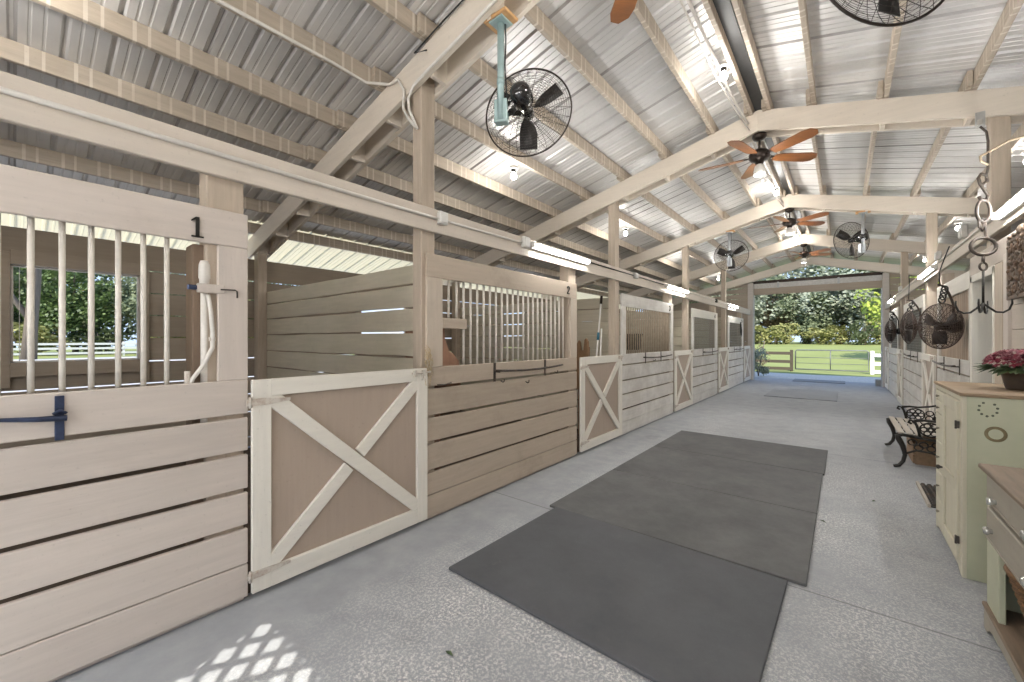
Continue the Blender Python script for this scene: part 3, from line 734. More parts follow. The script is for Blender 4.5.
# ------------------------------------------------------------------ right side tack room wall
w=MB(); 
for i in range(13):
    z=.02+i*.19
    if z>2.3: break
    z1=min(z+.186,2.375)
    if z<2.08: w.box(RW,RW+.025,-1.2,4.93,z,min(z1,1.94) if False else z1)
    # above the door and beyond, full length
    else: w.box(RW,RW+.025,-1.2,6.24,z,z1)
    if z<2.08: w.box(RW,RW+.025,6.12,6.245,z,z1)
o=w.build('wall_tack_room',M['shiplap'],bevel=.003); tag(o,'painted board wall of the tack room on the right','wall',kind='structure')
w=MB()
for i in range(14):
    z=2.56+i*.14
    if z>3.4: break
# back of tack room so nothing shows through
o=MB().box(RW+.5,RW+.53,-1.2,6.2,0,2.4).build('wall_tack_inner',M['outer']); tag(o,'inner wall of the tack room behind the right door','wall',kind='structure')
r=root('door_1','tall blue-grey tack room door in a white casing behind the hanging hook','door',(RW,5.68,0),kind='structure'); O=(RW,5.68,0)
P=lambda mb,nm,mt,b=.003: mb.build(nm,M[mt],r,origin=O,bevel=b)
P(MB().box(RW+.15,RW+.19,5.33,6.04,.01,2.03),'door_panel','tackdoor')
P(MB().box(RW-.02,RW+.2,6.04,6.115,0,2.09),'casing','trimZ'); P(MB().box(RW-.02,RW+.2,5.30,5.33,0,2.09),'casing','trimZ')
P(MB().box(RW-.02,RW+.2,5.30,6.115,2.03,2.10),'head_casing','trimY')
P(MB().box(RW-.012,RW+.02,5.08,5.298,0,2.10),'side_board','post')
P(MB().box(RW-.02,RW+.03,4.90,5.02,0,2.145),'trim_board','stile')
P(MB().lathe([(.001,-.05),(.022,-.04),(.026,-.02),(.014,0),(.012,.03)],(RW+.13,5.40,1.0),14,'X'),'knob','glassknob',0)
# ornate rusty panel on the wall
r=root('ornate_panel','rusty ornamental cast panel hung on the right wall by the frame edge','wall ornament',(RW-.03,4.49,1.76)); O=(0,0,0)
MB().box(-.008,.008,-.29,.29,0,.46).build('back_plate',M['rustpanel'],r,bevel=.003)
fm=MB().box(-.02,.0,-.3,-.27,0,.46).box(-.02,.0,.27,.3,0,.46).box(-.02,0,-.3,.3,0,.03).box(-.02,0,-.3,.3,.43,.46); fm.build('frame',M['rustpanel'],r,bevel=.004)
sc=MB(); rn=random.Random(5)
for i in range(5):
    for j in range(4):
        y=-.21+.105*i; z=.08+.1*j; a0=rn.random()*6
        pts=[(-.016,y+(.048-.004*k)*math.cos(a0+k*.75),z+(.048-.004*k)*math.sin(a0+k*.75)) for k in range(11)]
        sc.tube(pts,.0095,5)
        for q in range(3): sc.lathe([(.001,-.018),(.018,-.012),(.022,0)],(-.012,y+rn.uniform(-.05,.05),z+rn.uniform(-.05,.05)),8,'X')
sc.build('scrollwork',M['rustpanel'],r)
cr=MB()
for y,h in ((-.2,.03),(-.1,.04),(0,.07),(.1,.04),(.2,.03)):
    cr.lathe([(.001,0),(.03,.0),(.033,.5*h),(.018,h*.9),(.001,h)],(-.005,y,.45),10)
cr.box(-.008,.004,-.24,.24,.445,.462).build('crest',M['rustpanel'],r)

# ------------------------------------------------------------------ cabinet
r=root('tall_cabinet','pale green painted cupboard with six small drawers and one door','cabinet',(.57,3.68,0)); 
P=lambda mb,nm,mt,b=.003,par=None: mb.build(nm,M[mt],par or r,origin=(0,0,0),bevel=b)
W,Dp,Hh=.90,.43,1.115
P(MB().box(.018,Dp,0,.02,.0,Hh).box(.018,Dp,W-.02,W,0,Hh).box(Dp-.02,Dp-.002,.021,W-.021,.05,Hh).box(.022,Dp-.02,.021,W-.021,.06,.08),'body','green')
P(MB().box(-.012,Dp,-.012,W+.012,Hh,Hh+.022),'top','cabtop')
P(MB().box(0,.02,0,.05,.0,Hh).box(0,.02,W-.03,W,0,Hh).box(0,.02,.05,W-.03,Hh-.035,Hh).box(0,.02,.55,.58,.05,Hh-.03)
  .prism([(.05,.075),(W-.03,.075),(W-.03,.0),(W-.08,.03),(.12,.03),(.05,0)],'X',0,.02),'face_frame','cream')
dz=[1.075,1.0,.90,.69,.465,.255,.08]
for i in range(6):
    d=P(MB().box(-.004,.018,.583,W-.035,dz[i+1]+.004,dz[i]-.004),'drawer','cream',.004)
    P(MB().lathe([(.001,-.020),(.008,-.018),(.010,-.012),(.005,-.005),(.005,0)],(-.004,.73,(dz[i]+dz[i+1])/2),12,'X'),'knob','knobgrey',0,d)
dd=MB().box(-.004,.012,.055,.545,.085,1.075)
d=P(dd,'door','cream',.003)
fr=MB()
for (a,b,c,e) in ((.055,.125,.085,1.075),(.475,.545,.085,1.075)): fr.box(-.016,-.004,a,b,c,e)
for (c,e) in ((.085,.16),(.50,.57),(1.0,1.075)): fr.box(-.016,-.004,.125,.475,c,e)
P(fr,'door_frame','cream',.003,d)
P(MB().lathe([(.001,-.034),(.013,-.030),(.016,-.02),(.007,-.008),(.007,0)],(-.016,.515,.55),12,'X'),'knob','ironworn',0,d)
for z in (.21,.93): P(MB().box(-.02,-.004,.045,.075,z-.022,z+.022).tube([(-.02,.05,z-.026),(-.02,.05,z+.026)],.005,6),'hinge','ironworn',0,d)
P(MB().lathe([(.030,-.0015),(.043,-.002),(.046,-.001),(.046,0)],(.135,0,.90),24,'Y'),'ring_stain','ring_stain',0)
dc=MB()
for i in range(10):
    a=2*PI*i/10+.2
    if i in (2,): continue
    dc.lathe([(.001,-.001),(.006,-.001),(.007,0)],(.105+.038*math.cos(a),0,1.045+.042*math.sin(a)),6,'Y')
P(dc,'painted_wreath','decal',0)

# washstand table
r=root('washstand','low worn washstand table with two drawers and lower shelf at the frame edge','table',(.57,2.30,0))
P=lambda mb,nm,mt,b=.003,par=None: mb.build(nm,M[mt],par or r,origin=(0,0,0),bevel=b)
W=.82; Dp=.43
P(MB().box(-.025,Dp,-.03,W+.04,.80,.824),'top','tabletop',.005)
P(MB().box(.005,Dp,0,.02,.45,.80).box(.005,Dp,W-.02,W,.45,.80).box(Dp-.02,Dp,0,W,.45,.80).box(.005,Dp,0,W,.445,.46),'case','drawergrey')
for (a,b,kn) in ((.645,.79,((.64,.69),(.16,.71))),(.455,.63,((.70,.53),(.16,.53)))):
    d=P(MB().box(-.006,.02,.015,W-.015,a+.006,b-.004),'drawer','drawergrey',.005)
    for (ky,kz) in kn:
        k=P(MB().lathe([(.001,-.032),(.016,-.029),(.021,-.018),(.012,-.008),(.012,0)],(-.006,ky,kz),16,'X'),'knob','glassknob',0,d)
    P(MB().box(-.010,-.006,.02,W-.02,a+.012,a+.020),'groove_bead','drawergrey',.001,d)
for y in (0,W-.20): P(MB().box(-.002,.022,y,y+.20 if y else .2,.02,.45),'front_leg_board','green')
for y in (.0,W-.03): P(MB().box(.022,Dp,y,y+.03,.0,.45),'side_panel','green')
P(MB().box(Dp-.025,Dp-.005,.03,W-.03,.13,.45).box(Dp-.03,Dp-.005,.03,W-.03,.27,.275),'back_panel','green')
P(MB().box(-.018,Dp,-.01,W+.005,.112,.132),'shelf','tabletop',.004)
P(MB().prism([(0,0),(.05,0),(.10,.035),(.18,.05),(W-.18,.05),(W-.10,.035),(W-.05,0),(W,0),(W,.111),(0,.111)],'X',-.012,.008),'skirt','drawergrey',.003)
# basket
r=root('wicker_basket','brown wicker basket standing on the washstand lower shelf','basket',(.775,2.83,.133))
bk=MB()
nst=28
for k in range(20):
    t=k/19; R0=.115+.075*t; z=.008+.27*t
    pts=[]
    for i in range(nst*2):
        a=PI*i/nst; rr=R0+(.0055 if (i+k)%2 else -.0055); pts.append((rr*math.cos(a),rr*math.sin(a),z))
    bk.tube(pts,.0075,5,closed=True)
bk.build('weave',M['wicker'],r)
st=MB()
for i in range(nst): a=2*PI*i/nst; st.tube([(.115*math.cos(a),.115*math.sin(a),0),(.19*math.cos(a),.19*math.sin(a),.285)],.005,5)
st.build('stakes',M['wicker'],r)
rm=MB().ring((0,0,.287),.195,.012,'Z',36,6); rm.build('rim',M['wicker'],r)
MB().lathe([(.001,.004),(.115,.004),(.115,.0),(.001,0)],seg=24).build('base',M['wicker'],r)

# potted red flower
r=root('potted_flower','dark pot of crimson flowers on the green cupboard top','potted plant',(.885,4.10,1.137))
MB().lathe([(.001,0),(.055,0),(.062,.02),(.07,.06),(.078,.10),(.086,.105),(.086,.12),(.074,.12),(.07,.11),(.001,.10)],seg=28).build('pot',M['pot'],r)
lf=MB(); rn=random.Random(11)
def petal(mb,c,d,l,wd,curl=.3):
    c=Vector(c); d=Vector(d).normalized(); sd=d.cross(Vector((0,0,1)))
    if sd.length<.05: sd=Vector((1,0,0))
    sd.normalize(); up=sd.cross(d)
    p=[c, c+d*l*.5+sd*wd-up*curl*l*.1, c+d*l+up*(-curl*l*.5), c+d*l*.5-sd*wd-up*curl*l*.1, c+d*l*.5+up*l*.06]
    mb.add(p,[(0,1,4),(1,2,4),(2,3,4),(3,0,4)])
for i in range(90):
    a=rn.random()*2*PI; e=rn.uniform(-.35,.5); p=Vector((math.cos(a)*.09,math.sin(a)*.09,.14)); petal(lf,p,(math.cos(a)*math.cos(e),math.sin(a)*math.cos(e),math.sin(e)),rn.uniform(.06,.12),.022)
lf.build('leaves',M['leaf_dark'],r)
fb=MB()
for i in range(70):
    a=rn.random()*2*PI; e=math.asin(rn.uniform(.0,1)); R0=.14
    c=Vector((math.cos(a)*math.cos(e)*R0,math.sin(a)*math.cos(e)*R0,.17+math.sin(e)*.085))
    for k in range(9):
        b=2*PI*k/9+a; nrm=Vector((math.cos(a)*math.cos(e),math.sin(a)*math.cos(e),math.sin(e)+.4)).normalized(); u=nrm.orthogonal().normalized(); v=nrm.cross(u)
        petal(fb,c,u*math.cos(b)+v*math.sin(b)+nrm*.45,.036,.011)
fb.build('blossoms',M['red'],r)

# ------------------------------------------------------------------ bench
r=root('garden_bench','cast iron garden bench with wooden slats against the right wall','bench',(.50,7.0,0))
r.scale=(1,1,.87)
BL=1.22
for e,y in enumerate((-BL/2,BL/2)):
    m=MB()
    # legs, seat rail, back upright, arm scroll   (x grows towards the wall)
    m.tube([(-.045,y,.012),(.0,y,.03),(.035,y,.09),(.05,y,.18),(.03,y,.29),(.0,y,.37),(-.01,y,.42),(.03,y,.435),(.12,y,.425)],[.018,.02,.019,.02,.026,.03,.028,.022,.02],8)
    m.tube([(.44,y,.012),(.40,y,.03),(.355,y,.12),(.36,y,.25),(.40,y,.36),(.42,y,.42)],[.017,.02,.02,.022,.024,.022],8)
    m.tube([(.03,y,.18),(.14,y,.25),(.26,y,.24),(.36,y,.2)],.013,7)
    m.tube([(.12,y,.425),(.26,y,.40),(.42,y,.41)],.018,8)
    m.tube([(.42,y,.41),(.45,y,.55),(.49,y,.70),(.52,y,.83)],[.02,.018,.016,.014],8)
    m.tube([(.17,y,.43),(.16,y,.50),(.145,y,.57),(.125,y,.625),(.09,y,.635),(.08,y,.605),(.105,y,.59)],.014,7)
    m.tube([(.125,y,.63),(.20,y,.645),(.28,y,.64),(.38,y,.66),(.47,y,.69)],[.018,.015,.014,.014,.013],8)
    for (cx,cz) in ((.255,.53),):
        for k in range(6):
            a=2*PI*k/6; m.ring((cx+.055*math.cos(a),y,cz+.055*math.sin(a)),.026,.007,'Y',12,5)
        m.ring((cx,y,cz),.02,.009,'Y',12,5); m.ring((cx,y,cz),.088,.008,'Y',20,5)
    for (cx,cz) in ((.39,.56),(.385,.48),(.2,.33),(.11,.35),(.3,.34),(.16,.29),(.26,.29)): m.ring((cx,y,cz),.035,.008,'Y',14,5)
    m.build('end_frame',M['iron'],r)
for i in range(6):
    x=.02+i*.075; z=.447-.012*math.sin(i*.6)
    MB().box(x-.028,x+.028,-BL/2+.0,BL/2,z,z+.02).build('seat_slat',M['oakslat'],r,bevel=.004)
for i in range(5):
    z=.52+i*.068; x=.445+.028*i*.7
    MB().box(x-.008,x+.012,-BL/2,BL/2,z,z+.052).build('back_slat',M['oakslat'],r,bevel=.004)
MB().tube([(.53,-BL/2,.83),(.535,-.3,.86),(.535,0,.875),(.535,.3,.86),(.53,BL/2,.83)],.013,8).build('top_rail',M['iron'],r)
# crate under bench, plank, boot scraper mat
r=root('wooden_crate','brown wooden crate stored under the iron bench','crate',(.80,6.98,0))
P=lambda mb,nm,mt,b=.003: mb.build(nm,M[mt],r,bevel=b)
for nm,x in (('front_board',-.15),('back_board',.15)):
    P(MB().box(x-.01,x+.01,-.3,.3,.01,.11).box(x-.01,x+.01,-.3,.3,.12,.22),nm,'crate')
for y in (-.3,.3): P(MB().box(-.14,.14,y-.012,y+.012,.0,.24),'end_board','crate')
P(MB().box(-.14,.14,-.29,.29,.0,.015),'bottom_board','crate')
o=MB().slab((.90,5.95,.014),(.84,6.30,.014),.09,.025).build('loose_plank',M['oakslat'],bevel=.003); tag(o,'short pale plank lying on the floor by the bench','plank')
r=root('boot_scraper_mat','dark ribbed boot mat on the floor beside the green cupboard','mat',(.78,5.40,0))
MB().box(-.19,.19,-.36,.36,.0,.012).build('base',M['iron'],r,bevel=.003)
bb=MB()
for i in range(14):
    for j in range(8): bb.lathe([(.018,.012),(.015,.03),(.001,.034)],(-.16+.045*j,-.33+.05*i,0),7)
bb.build('bristles',M['ironworn'],r)
MB().box(-.205,-.185,-.37,.37,0,.03).box(.185,.205,-.37,.37,0,.03).build('edge_strip',M['oakslat'],r)

# ------------------------------------------------------------------ rubber mats
def rubber(x0,x1,y0,y1,mat,label,rz=0,name='rubber_mat',z=0,grp='aisle mats'):
    cx,cy=(x0+x1)/2,(y0+y1)/2
    o=MB().box(x0,x1,y0,y1,z,z+.019).build(name,M[mat],origin=(cx,cy,0),loc=(cx,cy,0),bevel=.004); o.rotation_euler=(0,0,rz)
    return tag(o,label,'mat',grp)
rubber(-1.93,-.265,1.73,2.947,'mat_new','nearest and darkest black rubber mat, shifted off the row',R_(-1.0))
rubber(-1.985,-.165,2.955,4.203,'mat_old','second rubber mat from the camera, worn grey',0)
rubber(-1.985,-.165,4.215,5.482,'mat_old','third rubber mat from the camera, worn grey',0)
rubber(-1.985,-.15,5.495,6.70,'mat_old','fourth rubber mat from the camera, last of the joined row',0)
rubber(-1.57,-.1,12.2,14.4,'mat_pale','pale grey worn mat flush in the middle of the far aisle',0)
rubber(-1.36,.07,17.2,18.15,'mat_far','dark grey mat lying outside the far opening',0)

# dead leaves
for i,(x,y,lab) in enumerate(((-1.42,1.28,'dark dead leaf on the floor near the first gate'),(-1.86,3.3,'small dead leaf at the left edge of the second mat'),(-.12,4.1,'tiny dead leaf at the right edge of the second mat'),(.22,4.9,'dead leaf on the floor in front of the green cupboard'))):
    mb=MB(); mb.add([(-.025,0,.003),(0,.012,.009),(.03,0,.004),(0,-.012,.008),(0,0,.014)],[(0,1,4),(1,2,4),(2,3,4),(3,0,4),(0,3,2,1)])
    o=mb.build('dead_leaf',M['leaf_dark'],loc=(x,y,.0 if i!=1 else .0)); o.rotation_euler=(0,0,i*1.3); tag(o,lab,'leaf')

# ------------------------------------------------------------------ drum fans
def fan_head(r,c,axis_y=1,R0=.325,parent=None,mot=1.0,wire=.0011,cagem='cage'):
    # cage + blades + motor; the fan blows along local +Y, motor on -Y
    cx,cy,cz=c
    cg=MB()
    cg.ring((cx,cy,cz),R0,.0065,'Y',56,6)
    for face in (-1,1):
        dep=.10*R0/.325
        for i in range(1,20):
            q=i/20; cg.ring((cx,cy+face*dep*(1-q**3),cz),R0*q,wire,'Y',40,3)
        for k in range(28):
            a=2*PI*k/28; pts=[]
            for i in range(7):
                q=.12+.88*i/6; aa=a+.35*(1-q)*face; pts.append((cx+R0*q*math.cos(aa),cy+face*dep*(1-q**3),cz+R0*q*math.sin(aa)))
            cg.tube(pts,wire*1.55,3)
    cg.build('cage',M[cagem],parent or r)
    for k in range(3):
        a0=2*PI*k/3+.55; m=MB(); pts=[]; n=5
        for i in range(n):
            q=.06+(R0-.04-.06)*i/(n-1); half=.05+.035*min(1,i/2)
            for t in (-1,1):
                a=a0+t*half/max(q,.09)*.75; pts.append((cx+q*math.cos(a),cy+t*(.035-.018*i/(n-1)),cz+q*math.sin(a)))
        m.add(pts,[(2*i,2*i+1,2*i+3,2*i+2) for i in range(n-1)],True)
        o=m.build('blade',M['fanblade'],parent or r); s=o.modifiers.new('Solid','SOLIDIFY'); s.thickness=.004
    k_=mot; MB().lathe([(.001,cy-.10-.21*k_),(.04,cy-.10-.205*k_),(.068,cy-.10-.18*k_),(.075,cy-.10-.14*k_),(.075,cy-.10-.06*k_),(.06,cy-.10-.04*k_),(.05,cy-.07)],(cx,0,cz),24,'Y').build('motor',M['black'],parent or r)
    MB().lathe([(.03,cy-.06),(.045,cy-.04),(.045,cy+.03),(.001,cy+.045)],(cx,0,cz),18,'Y').build('hub',M['black'],parent or r)
def drum_fan(label,loc,rz,lat,drop,pole,back=.25,droparm=.64,ztop=0,grp='ceiling-hung drum fans'):
    r=root('drum_fan',label,'fan',loc,rz,grp)
    MB().box(-.10,.10,-.07,.07,.012,.035).build('mount_board',M['plywood'],r,rot=(0,0,-rz),bevel=.004)
    MB().box(-.06,.06,-.06,.06,.0,.012).build('mount_plate',M[pole],r,rot=(0,0,-rz),bevel=.003)
    MB().tube([(0,0,0),(0,0,-.66)],.024,14).tube([(0,0,-.38),(0,0,-.42)],.027,14).build('pole',M[pole],r)
    MB().box(-.045,.045,-.012,.05,-.68,-.52).build('clamp',M[pole],r,bevel=.004)
    MB().slab((0,.03,-.64),(lat,back-.2,drop),.05,.02).slab((0,.03,-.56),(lat,back-.2,drop+.04),.03,.015).build('bracket_arm',M['black'],r)
    MB().tube([(.03,.01,.0),(.034,.012,-.1),(.030,.0,-.3),(.04,.02,-.5),(.05,.04,-.62),(lat*.6,.05,-.60),(lat,back-.25,drop+.06)],.006,6).build('power_cord',M['wire'],r)
    fan_head(r,(lat,back+.02,drop))
    return r
zf=3.945-.25*1.05
drum_fan('nearest black caged drum fan on a teal pole, above the left stalls',(-1.835,2.13,zb(-1.835)-.036),R_(25),.135,-.485,'teal')
drum_fan('black caged drum fan at the top edge of the picture, right side',(.28,2.13,zb(.28)-.036),R_(40),.055,-.505,'greypole',back=.25)
drum_fan('far black caged drum fan on a grey pole, left of the aisle',(-1.807,9.30,zb(-1.807)-.036),R_(4),.0,-.42,'greypole')
drum_fan('far black caged drum fan on a grey pole, right of the aisle',(.275,9.30,zb(.275)-.036),R_(40),.03,-.40,'greypole')

# fans hung on the right stall fronts (they face into the stalls)
def hung_fan(label,loc,rz,sc):
    r=root('hung_fan',label,'fan',loc,rz,'fans hung on the right stalls')
    fan_head(r,(0,.0,-.30),R0=sc,mot=.45,wire=.0021,cagem='cage_brown')
    MB().tube([(0,-.05,.14),(0,-.10,.05),(0,-.14,-.05),(0,-.15,-.28)],.012,8).tube([(0,-.05,.14),(0,.02,.16)],.012,8).build('hanger_arm',M['ironworn'],r)
    m=MB()
    for k in range(4): m.ring((0,-.05+.01*k,.11-.04*k),.035,.008,'X' if k%2 else 'Y',14,5)
    m.build('coiled_cord',M['wire'],r)
    MB().tube([(0,.0,.15),(.02,-.01,.30),(-.05,.0,.45),(-.12,.02,.56)],.006,6).build('power_cord',M['wire'],r)
    return r
hung_fan('round caged fan hung on the brown siding right of the aisle',(.84,6.5,1.91),R_(127),.25)
hung_fan('narrow caged fan hung on the middle right stall front',(.86,9.5,1.97),R_(96),.29)
hung_fan('smallest caged fan, hung on the far right stall front',(.87,13.0,1.95),R_(97),.28)
r=root('black_halter','black halter hanging on the last left stall screen','halter',(L+.02,14.9,1.9))
MB().tube([(0,0,.12),(.01,.02,-.02),(.02,.05,-.15),(.02,.02,-.33),(.01,-.04,-.2),(0,-.01,0),(0,0,.12)],.016,7).build('straps',M['wire'],r)
MB().ring((.02,.02,-.34),.03,.006,'X',14,5).build('ring',M['greypole'],r)

PW=1.0
def lamp_point(name,loc,power,rad,parent=None,col=(1,.96,.9)):
    l=bpy.data.lights.new(name,'POINT'); l.energy=power*PW; l.shadow_soft_size=rad; l.color=col
    o=bpy.data.objects.new(name,l); C.objects.link(o); o.location=loc
    if parent: o.parent=parent
    return o
# ------------------------------------------------------------------ ceiling paddle fans
def paddle_fan(label,loc,rz,lamp=True):
    r=root('paddle_fan',label,'ceiling fan',loc,rz,'paddle ceiling fans')
    MB().lathe([(.001,.0),(.075,0),(.078,-.03),(.06,-.06),(.02,-.075),(.001,-.075)],seg=24).build('canopy',M['bronze'],r)
    MB().tube([(0,0,-.06),(0,0,-.19)],.014,10).build('down_rod',M['bronze'],r)
    MB().lathe([(.001,-.17),(.035,-.175),(.09,-.205),(.115,-.235),(.115,-.285),(.09,-.315),(.05,-.33),(.04,-.36),(.001,-.365)],seg=28).build('motor',M['bronze'],r)
    bl=MB()
    for i in range(5):
        a=2*PI*i/5; c,s=math.cos(a),math.sin(a)
        pts=[(.17,-.045),(.24,-.065),(.58,-.082),(.655,-.062),(.69,0),(.655,.062),(.58,.082),(.24,.065),(.17,.045)]
        vs=[]; n=len(pts)
        for dz in (0,.007):
            for (u,v) in pts:
                zz=-.275+dz-v*.22; vs.append((c*u-s*v,s*u+c*v,zz))
        m=MB().add(vs,[tuple(range(n-1,-1,-1)),tuple(range(n,2*n))]+[(k,(k+1)%n,n+(k+1)%n,n+k) for k in range(n)])
        o=m.build('blade',M['cherry'],r)
        m2=MB().slab((c*.09,s*.09,-.268),(c*.25,s*.25,-.266),.04,.008); m2.build('blade_iron',M['bronze'],o)
    if lamp:
        MB().lathe([(.03,-.36),(.05,-.38),(.062,-.44),(.058,-.49),(.001,-.495)],seg=20).build('lamp_shade',M['frosted'],r); lamp_point('fan_light',(0,0,-.56),22,.06,r)
    m=MB().tube([(.05,.02,-.34),(.06,.025,-.54)],.0018,4).lathe([(.001,-.565),(.01,-.555),(.01,-.545),(.001,-.535)],(.06,.025,0),8); m.build('pull_chain',M['wire'],r)
    return r
paddle_fan('nearest wooden-bladed ceiling fan, only a blade tip at the top edge',(XR,2.13,3.94),R_(57))
paddle_fan('wooden-bladed ceiling fan under the second rafter pair',(XR,5.70,3.94),R_(39))
paddle_fan('wooden-bladed ceiling fan under the third rafter pair',(XR,9.30,3.94),R_(42))
paddle_fan('wooden-bladed ceiling fan under the fourth rafter pair',(XR,12.99,3.94),R_(36))

# ------------------------------------------------------------------ lights
def bulb(label,loc,power,grp):
    r=root('light_bulb',label,'lamp',loc,0,grp)
    MB().lathe([(.001,.0),(.05,0),(.055,-.02),(.05,-.03),(.03,-.035)],seg=20).build('base',M['fixture'],r)
    MB().lathe([(.03,-.03),(.028,-.06),(.022,-.07)],seg=16).build('socket',M['black'],r)
    MB().lathe([(.016,-.068),(.03,-.09),(.038,-.115),(.032,-.14),(.015,-.153),(.001,-.155)],seg=18).build('glass_bulb',M['bulb'],r)
    lamp_point('bulb_light',(0,0,-.20),power,.06,r)
for i,y in enumerate((4.42,8.55,12.6)):
    bulb('bare lit bulb on the ridge conduit, %s from the camera'%ORD[i],(XR-.13,y,4.17),12,'ridge bulbs')
bulb('bare bulb on the ridge conduit above the camera',(XR-.13,.6,4.17),14,'ridge bulbs')
for i,(x,y) in enumerate(((-3.15,3.9),(-3.19,7.33),(-3.2,11.0),(-3.2,14.8))):
    bulb('lit bulb on a purlin under the left roof, over the %s stall'%ORD[i+1],(x,y,zb(x)+.24),16,'left stall bulbs')
bulb('unseen lit bulb added on a purlin to light the first left stall',(-3.4,-.2,zb(-3.4)+.24),16,'left stall bulbs')  # unseen bulb, added because the first stall needs light
for i,(x,y) in enumerate(((1.62,10.78),(1.62,7.2),(1.62,14.6))):
    bulb('lit bulb under the right roof over the %s stall'%('middle right','near right','far right')[i],(x,y,zb(x)+.24),14,'right stall bulbs')
def strip(s,y0,y1,label,power):
    F=L if s<0 else RW; x=F-s*.012
    r=root('strip_light',label,'lamp',(x,y0,2.46),0,'strip lights')
    n=y1-y0
    MB().box(0,-s*.03,0,n,-.035,.035).build('housing',M['fixture'],r,bevel=.004)
    MB().tube([(-s*.045,.03,0),(-s*.045,n-.03,0)],.019,12).build('tube',M['tube'],r)
    for y in (0,n-.03): MB().box(-s*.028,-s*.07,y,y+.03,-.03,.03).build('end_cap',M['fixture'],r,bevel=.004)
    return r
strip(-1,3.44,4.68,'lit strip light on the left header over stall two',45)
strip(-1,7.68,9.0,'lit strip light on the left header, second along',45)
strip(-1,12.95,14.2,'farthest strip light on the left header',45)
strip(-1,-2.2,-.98,'unseen strip light added for fill on the left header behind the camera',45)  # this and the next are unseen strips, added to brighten the near aisle
strip(1,-1.9,-.68,'unseen strip light added for fill on the right header behind the camera',45)
strip(1,3.82,5.04,'lit strip light on the right header at the picture edge',35)
strip(1,7.98,9.26,'lit strip light on the right header above the iron bench',35)
strip(1,13.6,14.9,'farthest strip light on the right header',35)

for i,(x0,x1) in enumerate(((-2.35,-1.13),(-.50,.72))):  # unseen fixtures, added as fill for faces turned towards the camera
    r=root('strip_light','double strip light added for fill over the doorway behind the camera, %s one'%('left','right')[i],'lamp',((x0+x1)/2,YB+.001,2.36),0,'strip lights')
    h=(x1-x0)/2
    MB().box(-h,h,0,.03,-.07,.07).build('housing',M['fixture'],r,bevel=.004)
    for z in (-.035,.035): MB().tube([(-h+.03,.05,z),(h-.03,.05,z)],.019,12).build('tube',M['tube_fill'],r)
    for x in (-h,h-.03): MB().box(x,x+.03,.028,.075,-.065,.065).build('end_cap',M['fixture'],r,bevel=.004)
# conduits, boxes, cords
def conduit(pts,r,label,name='conduit',mat='white_pipe',cat='conduit'):
    o=MB().tube(pts,r,8).build(name,M[mat]); return tag(o,label,cat)
conduit([(L+.024,YB+.3,2.442),(L+.024,2.2,2.447)],.013,'white conduit along the left header up to the first junction box')
conduit([(L+.024,2.26,2.45),(L+.024,3.30,2.46)],.011,'white conduit between the two junction boxes on the left header')
conduit([(L+.022,4.75,2.47),(L+.022,6.1,2.475),(L+.022,7.6,2.475)],.008,'dark cord along the left header past the first strip light','power_cord','wire','cord')
conduit([(L+.022,9.1,2.475),(L+.022,12.9,2.475)],.010,'white conduit along the far part of the left header')
conduit([(RW-.022,2.2,2.50),(RW-.022,3.75,2.50)],.011,'white conduit along the near right header')
conduit([(RW-.022,5.1,2.50),(RW-.024,7.9,2.50)],.011,'white conduit between the right strip lights')
conduit([(RW-.022,9.35,2.50),(RW-.024,13.5,2.50)],.010,'white conduit along the far right header')
def jbox(loc,sz,label,mat='fixture'):
    r=root('junction_box',label,'electrical box',loc,0)
    a,b,c=sz
    MB().box(-a/2,a/2,-b/2,b/2,-c/2,c/2).build('body',M[mat],r,bevel=.006)
    sx=1 if loc[0]<-.8 else -1
    MB().box(sx*a/2,sx*(a/2+.006),-b*.4,b*.4,-c*.4,c*.4).build('cover_plate',M[mat],r,bevel=.002)
jbox((L+.034,2.23,2.46),(.045,.09,.10),'white junction box on the left header by the first post')
jbox((L+.034,3.36,2.47),(.045,.11,.11),'white junction box at the start of the first strip light')
jbox((L+.034,6.25,2.475),(.045,.12,.09),'small outlet box with a cord on the left header past stall two','galv')
jbox((L+.03,11.6,2.47),(.035,.14,.09),'dark outlet box on the far left header','bronze')
jbox((RW-.036,6.30,2.59),(.05,.13,.13),'grey junction box on the right header over the tack room door','galv')
jbox((RW-.036,7.75,2.57),(.05,.13,.11),'grey outlet box on the right header, second along','galv')
jbox((RW-.036,12.3,2.57),(.05,.13,.11),'grey outlet box on the far right header','galv')
# curved conduits on the first rafter
yA=2.13-.112-.016
conduit([(-3.055,-.6,3.602),(-3.055,1.55,3.602),(-3.075,1.85,3.600),(-2.965,yA,3.612),(-2.838,yA,3.602),(-2.757,yA,3.48),(-2.77,yA,3.34),(-2.704,yA,3.236),(-2.65,yA+.03,3.16)],.012,'curved white conduit dropping off the first left rafter')
conduit([(-2.627,yA+.03,3.14),(-2.691,yA,3.295),(-2.704,yA,3.396),(-2.64,yA,3.474),(-2.443,yA,3.53),(-1.994,yA,3.64),(-1.79,yA,3.695),(-1.2,yA,zb(-1.2)+.01),(-.9,yA,zb(-.9)+.03)],.011,'white conduit running up the face of the first rafter')
conduit([(-2.45,yA-.02,3.66),(-2.62,yA-.006,3.72),(-2.3,yA-.006,3.80),(-1.9,yA-.006,3.885),(-1.4,yA-.01,4.0),(-.95,yA-.01,4.1)],.006,'black cord along the top of the first rafter','power_cord','wire','cord')
